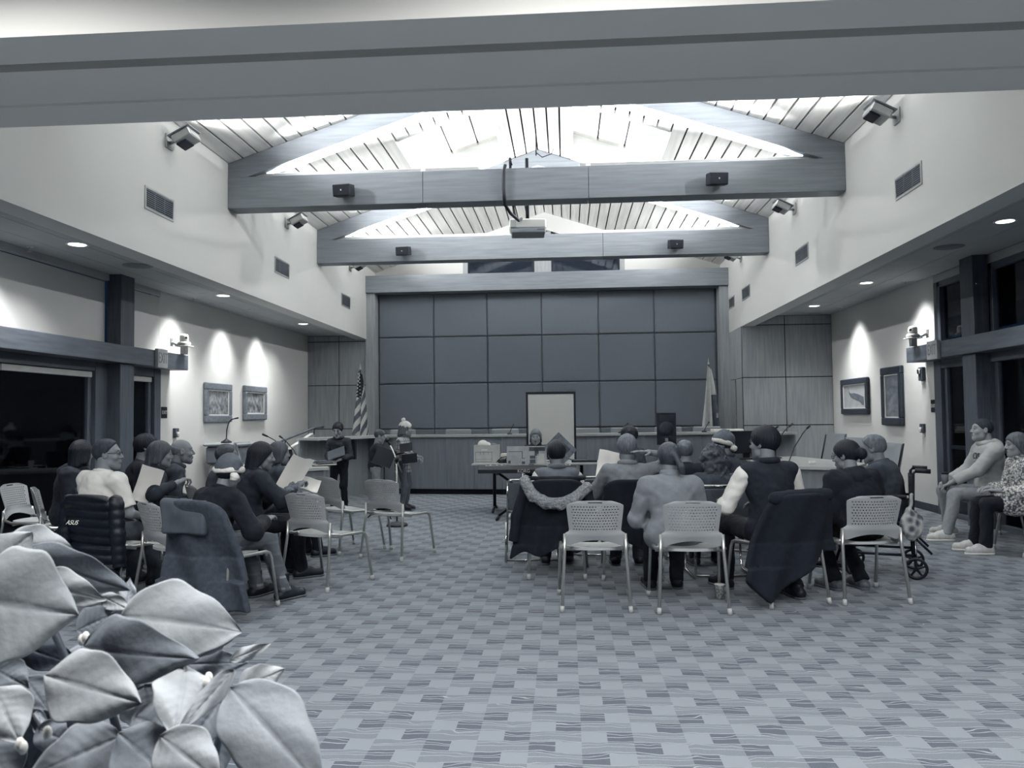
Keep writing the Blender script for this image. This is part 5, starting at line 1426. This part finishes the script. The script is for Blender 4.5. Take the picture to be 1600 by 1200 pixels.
# ------------------------------------------------------------------ coats over chairs
def coat(label, x, y, rz, m, zt=.85, zb=.2, wt=.21, wb=.33, hem=None, cx=(0, 0), amp=.016, fr=34, rib=0, th=.032, h=.012, extra=None, name='hanging_coat', seed=0):
    t = thing(name, label, 'coat', (x, y, 0), R(rz))
    b = Blob(); b.box((0, -.28, (zt+zb)/2), (wb+.12, .17, (zt-zb)/2+.06), rad=.01)
    def f(P, D):
        X, Y, Z = P[..., 0], P[..., 1], P[..., 2]
        a = np.clip((zt-Z)/(zt-zb), 0, 1)
        c = cx[0]+(cx[1]-cx[0])*a; w = wt+(wb-wt)*a**.8; xx = X-c
        yb = np.where(Z > .46, -.245-.25*(Z-.475), -.25-.02*(.46-Z))-.01+.05*np.minimum((xx/.24)**2, 1)*(Z > .3)
        fold = amp*(.25+a)*np.sin(xx*fr+2.2*np.sin(Z*3+seed)+seed)+.5*amp*np.sin(xx*fr*.45+Z*5+seed)
        r = rib*np.abs(np.sin(Z*46+.5*np.sin(X*9)))
        hz = zb if hem is None else hem(xx)
        d = smax(np.abs(Y-yb+.01)-(th+r), np.abs(xx)-w, .03)
        d = np.abs(Y-yb-fold+.01)-(th+r)
        d = smax(d, np.abs(xx)-w, .03); d = smax(d, Z-(zt-.05*(xx/wt)**4*(a < .15)), .03); d = smax(d, hz-Z, .015)
        return d
    b.post.append(f); V, Q = b.mesh(h); link('cloth', npmesh('cloth', [(V, Q, 0)], [m]), t)
    return t
def coat_part(t, name, b, m, h=.009):
    V, Q = b.mesh(h); return link(name, npmesh(name, [(V, Q, 0)], [m]), t)
coat_black = mat('coat_black', .03, .9, .07, scale=12, bump=.15); coat_grey = mat('coat_grey_wool', .19, .95, .24, scale=30, bump=.15); puff_m = mat('quilted_nylon', .02, .45, .07, scale=10)
fur = mat('parka_fur', .36, .95, .60, scale=70, bump=.7)
t = coat('black parka with pale fur-trimmed hood hanging over the chair of the dark-haired person', -.10, 7.36, 0, coat_black, zt=.88, zb=.16, wt=.25, wb=.36, hem=lambda x: .2+.12*(x+.3)+.03*np.sin(x*20), cx=(0, -.06), seed=1)
b = Blob(); pts = [(-.27, -.30, .86), (-.2, -.36, .74), (-.09, -.39, .68), (.04, -.39, .67), (.16, -.37, .71), (.27, -.31, .80)]
for p, q in zip(pts, pts[1:]): b.cone(p, q, .05, k=.02)
b.post.append(folds(.007, 90, 6)); coat_part(t, 'fur_trim', b, fur, .009)
b = Blob().ell((0, -.29, .80), (.24, .07, .09)).box((0, -.27, .885), (.26, .05, .012), rad=.01, k=.02); b.post.append(folds(.006, 24, 2)); coat_part(t, 'hood', b, coat_black)
for s in (-1, 1):
    b = Blob().cone((s*.27, -.27, .80), (s*.33-.02, -.28, .55), .05, .048, k=.02).cone((s*.33-.02, -.28, .55), (s*.35-.03, -.27, .33), .048, .045, flat='end'); b.post.append(folds(.007, 26, 3+s)); coat_part(t, 'sleeve', b, coat_black, .011)
coat('black jacket hanging over the chair of the grey-haired man', .57, 7.30, -4, coat_black, zt=.88, zb=.1, wt=.23, wb=.27, hem=lambda x: .26-.5*np.maximum(x, -.1)*.9+.05, seed=4)
t = coat('long dark coat hanging to the floor from the chair of the man in the vest', 1.62, 6.38, 20, mat('coat_navy_wool', .04, .95, .07, scale=25, bump=.15), zt=.84, zb=.06, wt=.25, wb=.45, hem=lambda x: .05+.33*np.clip((x+.22)/.5, 0, 1)+.9*np.clip(-.24-x, 0, 1), cx=(.02, -.05), amp=.020, fr=22, seed=2)
b = Blob().cone((-.22, -.30, .81), (.24, -.30, .82), .045, k=.02); b.post.append(folds(.006, 20, 4)); coat_part(t, 'collar', b, MATS['coat_navy_wool'])
t = coat('grey wool coat draped over the chair of the person in the santa hat', -2.56, 5.82, -14, coat_grey, zt=.87, zb=.08, wt=.23, wb=.40, hem=lambda x: .08+.04*x, cx=(0, .05), amp=.024, fr=17, seed=5)
b = Blob().box((-.06, -.335, .745), (.19, .03, .125), rad=.025); b.post.append(folds(.007, 14, 9)); coat_part(t, 'folded_collar', b, mat('coat_grey_satin', .24, .7, .31, scale=10))
t = coat('black quilted jacket with a small brand tag hanging on the white-shirted man\'s chair', -3.62, 6.28, -12, puff_m, zt=.87, zb=.16, wt=.215, wb=.25, hem=lambda x: .18+.1*np.abs(x), amp=.008, fr=16, rib=.016, seed=3, h=.010)
for s in (-1, 1):
    b = Blob().cone((s*.22, -.28, .80), (s*.25, -.29, .55), .055, .05, k=.02).cone((s*.25, -.29, .55), (s*.26, -.28, .32), .05, .045, flat='end'); b.post.append(lambda P, D: D-.007*np.abs(np.sin(P[..., 2]*46))); coat_part(t, 'sleeve', b, puff_m, .010)
o = text('lettering', 'ASUS', .048, white, t, (-.06, -.415, .66), (R(90-14), 0, 0), .001, shear=.3)

# ------------------------------------------------------------------ sheet music and folders
def sheet(label, c, xdir, ydir, w=.21, hh=.30, m_=None, curl=.02, name='sheet_music', cat='paper'):
    X = Vector(xdir).normalized(); Y = (Vector(ydir)-X*Vector(ydir).dot(X)).normalized(); Z = X.cross(Y)
    t = thing(name, label, cat, c)
    m = MB(); g = lambda u, v: X*(u-.5)*w+Y*(v-.5)*hh+Z*curl*(4*(v-.5)**2+.3*math.sin(u*6))
    m.quadgrid(g, 6, 8); m.quadgrid(lambda u, v: g(u, v)-Z*.003, 6, 8); m.build('sheet', m_ or paper, t, 40)
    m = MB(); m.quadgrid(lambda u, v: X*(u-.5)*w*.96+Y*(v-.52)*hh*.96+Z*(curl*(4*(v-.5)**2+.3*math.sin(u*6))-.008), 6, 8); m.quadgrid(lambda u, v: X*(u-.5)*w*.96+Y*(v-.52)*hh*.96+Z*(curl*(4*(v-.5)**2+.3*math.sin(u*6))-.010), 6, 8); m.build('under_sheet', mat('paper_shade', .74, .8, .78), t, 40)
    return t
sheet('white sheet music held tilted between the brown-haired woman and the bald man', (-3.68, 6.84, .87), (.8, .25, -.3), (.5, -.05, .8), .19, .33)
sheet('white sheet music held up by the woman with long dark hair', (-2.42, 7.0, .95), (.75, .4, -.42), (.6, -.1, .78), .19, .33)
sheet('small white paper lying below the long-haired woman\'s sheet music', (-2.34, 7.2, .82), (1, .2, -.3), (.1, .5, .5), .16, .14)
sheet('white sheet music held left of the grey-haired man', (.40, 7.72, .95), (1, 0, -.2), (-.1, .5, .8), .22, .3)
sheet('white papers on the lap of the dark-jacketed woman', (2.08, 6.86, .60), (.9, .4, -.1), (.2, .3, .5), .2, .28)
folder_g = mat('folder_grey', .24, .6, .28)
sheet('grey folder held open by the girl in dark clothes', (-3.50, 12.0, .90), (1, .1, .35), (0, .55, .5), .27, .2, folder_g, .005, 'song_folder', 'folder')
sheet('black folder held open by the girl in the pompom hat, upper half', (-2.44, 12.06, .98), (1, -.1, .14), (0, .25, .8), .20, .13, black, .0, 'song_folder', 'folder')
sheet('black folder half hanging below the girl\'s hands', (-2.38, 12.04, .81), (1, -.1, .12), (.1, .1, .9), .24, .14, black, .0, 'song_folder', 'folder')
sheet('black song folder held out by the boy', (-2.60, 12.02, .86), (.3, 1, 0), (1, 0, .3), .2, .24, black, .0, 'song_folder', 'folder')

# microphone stand and music stand by the children
t = thing('microphone_stand', 'silver microphone stand with round black base before the singing girl', 'stand', (-2.25, 10.51, 0))
MB().lathe([(.14, 0), (.14, .02), (.12, .04), (.03, .055), (.014, .07)], 22).build('base', black, t, True)
MB().lathe([(.012, .07), (.012, .86)], 10).build('pole', chrome, t, True)
MB().tube([(-.09, 0, 1.08), (0, 0, .87), (.07, 0, .70)], .011, 8).build('boom', chrome, t, True)
MB().tube([(-.005, 0, .84), (.005, 0, .9)], .025, 10).build('clutch', blackm, t, True)
MB().tube([(-.085, 0, 1.07), (-.115, -.0, 1.12)], [.014, .02], 8).sphere((-.125, 0, 1.135), .032, 8).build('microphone', black, t, True)
t = thing('music_stand', 'black tilted music stand between the boy and the girl', 'stand', (-2.61, 11.35, 0), R(-25))
MB().box((-.18, -.008, -.13), (.18, .0, .13), .004, Matrix.Translation((0, 0, .87)) @ Matrix.Rotation(R(-20), 4, 'X') @ Matrix.Rotation(R(14), 4, 'Y')).build('desk', black, t)
MB().box((-.18, -.05, -.135), (.18, .0, -.13), .002, Matrix.Translation((0, 0, .87)) @ Matrix.Rotation(R(-20), 4, 'X') @ Matrix.Rotation(R(14), 4, 'Y')).build('lip', black, t)
MB().lathe([(.012, .1), (.012, .86)], 8).build('pole', blackm, t, True)
for a in (90, 210, 330): MB().tube([(0, 0, .2), (.24*math.cos(R(a)), .24*math.sin(R(a)), .012)], .01, 6).build('leg', blackm, t, True)

# gloves and papers on the empty chair
t = thing('gloves', 'dark gloves lying with a white paper on the empty chair seat', 'gloves', (-1.90, 8.42, .458))
b = Blob().cone((-.1, 0, .02), (.05, .03, .02), .028, .022).cone((-.05, -.06, .02), (.08, -.02, .025), .026, .02); b.post.append(folds(.005, 40, 2)); V, Q = b.mesh(.008); link('glove', npmesh('glove', [(V, Q, 0)], [cl_navy]), t)
MB().box((-.02, -.02, .046), (.16, .05, .05), .001, Matrix.Rotation(R(-15), 4, 'Z')).build('paper', paper, t)

# hoodie print and mug
t = HOOD['t']; C_ = HOOD['C']
text('lettering', 'CVS', .10, cl_navy, t, (-.02, C_[1]+.158, C_[2]+.085), (R(90-4), 0, R(180)), .002, shear=.35)
MB().box((-.09, C_[1]+.154, C_[2]+.015), (.05, C_[1]+.158, C_[2]+.024)).build('print_line', cl_grey, t)
t = thing('travel_mug', 'small dark lidded cup held by the man in the hoodie', 'cup', (4.30, 9.47, .60))
MB().lathe([(.03, 0), (.038, .11), (.036, .115)], 16).build('cup', mat('mug_grey', .45, .4), t, True)
MB().lathe([(.04, .115), (.04, .135), (.03, .14)], 16).build('lid', black, t, True)

# wheelchair
WHX, WHY, WHR = 2.82, 7.40, 70
t = thing('wheelchair', 'black transport wheelchair with small spoked wheels at the right', 'wheelchair', (WHX, WHY, 0), R(WHR))
seat_m = mat('wheelchair_nylon', .05, .7, .09)
for s in (-1, 1):
    MB().tube([(s*.22, -.36, .92), (s*.22, -.26, .925), (s*.22, -.235, .90), (s*.22, -.22, .46), (s*.22, -.235, .1)], .013, 8).build('back_post', blackm, t, True)
    MB().tube([(s*.22, -.37, .92), (s*.22, -.25, .926)], .02, 10).build('grip', black, t, True)
    MB().tube([(s*.22, -.22, .46), (s*.22, .22, .47), (s*.21, .30, .42), (s*.19, .40, .12)], .013, 8).build('side_rail', blackm, t, True)
    MB().tube([(s*.24, -.22, .68), (s*.24, .12, .68), (s*.24, .16, .64), (s*.24, .16, .47)], .012, 8).build('arm_frame', blackm, t, True)
    MB().box((s*.24-.03, -.18, .69), (s*.24+.03, .12, .715), .01).build('armrest', black, t)
    MB().tube([(s*.22, -.22, .2), (s*.22, .25, .2), (s*.22, .25, .12)], .012, 8).build('lower_rail', blackm, t, True)
    MB().box((s*.19-.06, .36, .09), (s*.19+.06, .5, .105), .004).build('footplate', black, t)
    for y_, r_ in ((-.235, .095), (.25, .085)):
        cxw = (s*.25, y_, r_)
        MB().tube([(cxw[0], cxw[1]+(r_-.013)*math.cos(a), cxw[2]+(r_-.013)*math.sin(a)) for a in [2*PI*k/24 for k in range(24)]], .013, 8, closed=True).build('wheel', black, t, True)
        wh = [o for o in t.children if o.name.startswith('wheel') and o.type == 'MESH'][-1]
        sp = MB()
        for k in range(5):
            a = 2*PI*k/5+.3; sp.tube([(cxw[0], cxw[1], cxw[2]), (cxw[0], cxw[1]+(r_-.015)*math.cos(a), cxw[2]+(r_-.015)*math.sin(a))], [.014, .008], 6)
        sp.lathe([(.02, -.02), (.02, .02)], 10, M=Matrix.Translation(cxw) @ Matrix.Rotation(R(90), 4, 'Y')).build('spokes', blackm, wh)
        MB().tube([(s*.22, y_, .46 if y_ < 0 else .2), (s*.22, y_, r_+.02), (s*.235, y_, r_)], .011, 8).build('fork', chrome, t, True)
bx('seat_sling', (-.21, -.2, .46), (.21, .22, .475), seat_m, t, .006); bx('back_sling', (-.21, -.225, .50), (.21, -.212, .88), seat_m, t, .005)
for s in (-1, 1): MB().tube([(s*.22, -.235, .35), (s*.22, -.36, .22)], .011, 8).build('tip_lever', blackm, t, True)
t = thing('tote_bag', 'light patterned plastic bag hanging at the side of the wheelchair', 'bag', (2.94, 7.10, .34))
b = Blob().ell((0, 0, .12), (.10, .05, .13)).cone((-.03, 0, .2), (0, 0, .38), .03, .008, k=.03); b.post.append(folds(.012, 30, 3)); V, Q = b.mesh(.009); link('bag', npmesh('bag', [(V, Q, 0)], [mat('bag_plastic', .3, .5, .7, kind='voronoi', scale=16)]), t)

# ------------------------------------------------------------------ poinsettia on a small table close to the camera
tb = thing('side_table', 'small side table under the poinsettia, below the picture', 'table', (-.40, .80, 0))
MB().lathe([(.30, .70), (.31, .715), (.30, .73)], 28).build('tabletop', wood, tb, True)
MB().lathe([(.03, .03), (.03, .70)], 10).lathe([(.2, 0), (.2, .02), (.04, .04)], 20).build('pedestal', blackm, tb, True)
pot = thing('potted_poinsettia', 'pale poinsettia with large veined bracts in the near left corner', 'plant', (-.40, .80, .7305))
MB().lathe([(.07, 0), (.095, .15), (.1, .17), (.09, .17), (.085, .15)], 24).build('pot', mat('foil_pot', .4, .3, .55, metal=.5), pot, True)
MB().lathe([(.001, .14), (.086, .145)], 20).build('soil', mat('soil', .1, .9), pot)
P0 = Vector(pot.location)
bract = []
for i, (a, c) in enumerate(((.54, .60), (.46, .52), (.38, .44), (.12, .18))):  # the greyer bract tones have shade put into the colour
    m = mat('bract_%s' % ('pale', 'middle', 'grey', 'green')[i], a, .55, c, scale=18, bump=.08, bscale=140, spec=.25)
    N_ = m.node_tree.nodes['Principled BSDF']; N_.inputs['Subsurface Weight'].default_value = .15; N_.inputs['Subsurface Radius'].default_value = (.01, .01, .01)
    bract.append(m)
def at(u, v, d):
    r = _F+_R*((u-800)/FPX)-_U*((v-600)/FPX); return EYE+r*d
def leaf(b, tp, hw, d0, d1, tint=0, fold=18, tilt=0, droop=.12, twist=0, name='bract', shape=.85, rnd=0):
    fold = fold*.6
    """base and tip of a bract, its half width (m at its distance), fold along the midrib, turn of the blade about it."""
    B, T = at(b[0], b[1], d0), at(tp[0], tp[1], d1)
    L = T-B; ln = L.length; l = L/ln
    view = ((B+T)/2-EYE).normalized()
    n = -(view-l*view.dot(l)).normalized(); n = Matrix.Rotation(R(tilt), 3, l) @ n
    x = l.cross(n); W_ = hw*(d0+d1)/2/FPX
    ph = rng.uniform(0, 6); fo = R(fold)
    def prof(u): return (math.sin(PI*min(1, u**.78))**shape)*(1-.25*u)*1.12+.012
    def fn(u, v, off=0):
        s = (v-.5)*2; a = abs(s); w = prof(u)*W_
        tw = R(twist)*u; xx = x*math.cos(tw)+n*math.sin(tw); nn = n*math.cos(tw)-x*math.sin(tw)
        vein = abs(math.sin((u*8-a*1.6)*PI))**.5
        z = a*w*math.sin(fo)-(a**2)*w*.22+.003*math.sin(u*9+s*3+ph)*a+(vein-.7)*.0007*(1-a**4)-.0010*math.exp(-(s/.06)**2)
        edge = 1+.05*math.sin(u*17+ph+2*s)
        return B+l*(u*ln)+xx*(s*w*math.cos(fo)*edge)+nn*(z+droop*ln*(u-u*u*1.6)-off)-P0
    m = MB(); nu, nv = 28, 30
    m.quadgrid(lambda a, c: fn(c, a), nu, nv)
    o = len(m.v); m.quadgrid(lambda a, c: fn(c, a, .0007), nu, nv)
    k = nu+1
    for j in range(nv):
        for c0 in (0, nu): m.f.append((j*k+c0, (j+1)*k+c0, (j+1)*k+c0+o, j*k+c0+o)); m.m.append(0)
    return m.build(name, bract[tint], pot, True)
LV = [ # base px, tip px, half width px, depths, tint, fold, tilt
 ((-55, 935), (123, 961), 92, .66, .70, 0, 20, 0, .05), ((35, 862), (203, 928), 34, .80, .84, 2, 10, 20, .15), ((10, 845), (118, 862), 32, .88, .92, 0, 15, -10, .1),
 ((-30, 900), (50, 832), 40, .78, .80, 0, 15, 0, .1), ((40, 905), (165, 940), 30, .75, .78, 0, 5, 10, .1),
 ((188, 962), (381, 985), 64, .74, .78, 0, 14, -8, .12), ((130, 1010), (284, 1032), 55, .72, .66, 2, 12, 10, .2),
 ((18, 1004), (135, 1046), 24, .80, .80, 3, 5, 0, .1), ((70, 1055), (216, 1098), 56, .62, .60, 0, 16, 0, .1), ((-10, 1075), (30, 1160), 40, .66, .64, 0, 8, 0, .1),
 ((290, 1040), (274, 1148), 44, .68, .62, 0, 18, 0, .08), ((366, 1046), (275, 1146), 17, .66, .62, 0, 12, 10, .05),
 ((360, 1075), (505, 1235), 64, .70, .64, 1, 16, -6, .16), ((372, 1076), (447, 1046), 24, .72, .74, 0, 10, 0, .25), ((358, 1032), (424, 1006), 11, .78, .80, 0, 8, 0, .1),
 ((282, 1012), (368, 996), 20, .76, .78, 0, 14, 0, .2), ((290, 1010), (350, 1012), 16, .78, .80, 0, 10, 30, .1),
 ((190, 1150), (40, 1215), 44, .66, .62, 1, 14, 0, .1), ((185, 1145), (275, 1225), 46, .64, .62, 2, 14, 0, .1), ((250, 1150), (345, 1225), 44, .62, .60, 0, 10, 0, .12), ((345, 1095), (288, 1172), 32, .72, .68, 2, 8, 0, .05),
 ((345, 1092), (405, 1130), 22, .78, .78, 2, 6, 0, .05), ((-10, 1045), (45, 1075), 28, .74, .74, 2, 10, 0, .1), ((155, 930), (212, 958), 13, .82, .82, 0, 10, 0, .1), ((196, 950), (204, 902), 13, .86, .88, 1, 12, 0, .1),
 ((120, 985), (186, 955), 26, .80, .82, 2, 12, 0, .15), ((290, 1038), (385, 1035), 22, .80, .80, 2, 10, 0, .1), ((60, 1140), (110, 1160), 26, .70, .68, 2, 10, 0, .1),
 ((60, 1110), (65, 1160), 10, .74, .72, 1, 10, 0, .1), ((210, 1120), (260, 1140), 40, .74, .72, 2, 10, 0, .1), ((40, 1060), (75, 1110), 24, .78, .76, 2, 10, 0, .1), ((100, 1020), (180, 1075), 40, .84, .84, 2, 10, 0, .1),
 ((225, 1070), (240, 1150), 40, .78, .76, 2, 10, 0, .1), ((330, 1110), (345, 1215), 36, .78, .76, 2, 8, 0, .05), ((150, 1160), (170, 1240), 40, .74, .72, 1, 8, 0, .05), ((-20, 1150), (20, 1240), 40, .78, .76, 2, 8, 0, .05),
 ((340, 1090), (372, 1200), 14, .9, .9, 3, 8, 0, .05), ((90, 1090), (40, 1220), 40, .86, .84, 3, 8, 0, .05)]
for b_, t_, hw, d0, d1, ti, fo, tl, dr in LV: leaf(b_, t_, hw, d0, d1, ti, fo, tl, dr, twist=rng.uniform(-8, 8), name='bract' if ti < 3 else 'leaf')
for u, v, d in ((128, 1000, .74), (134, 996, .73), (318, 1066, .67), (326, 1060, .67), (31, 1163, .62), (74, 1145, .62), (322, 1068, .66), (36, 1168, .62)):
    MB().sphere(tuple(at(u, v, d)-P0), (.0035, .0035, .0055), 6).build('flower_bud', mat('bud', .85, .4, .9), pot, True)
for u, v, d in ((60, 930, .74), (195, 965, .78), (150, 1030, .76), (100, 1080, .68), (290, 1050, .7), (360, 1080, .74), (190, 1150, .68), (20, 1080, .7)):
    e = at(u, v, d)-P0
    MB().tube([(0, 0, .14), tuple(Vector((e.x*.4, e.y*.4, .14+(e.z-.14)*.5))), tuple(e)], [.006, .005, .003], 6).build('stem', bract[3], pot, True)
cd.dof.use_dof = True; cd.dof.focus_distance = 8.5; cd.dof.aperture_fstop = 18
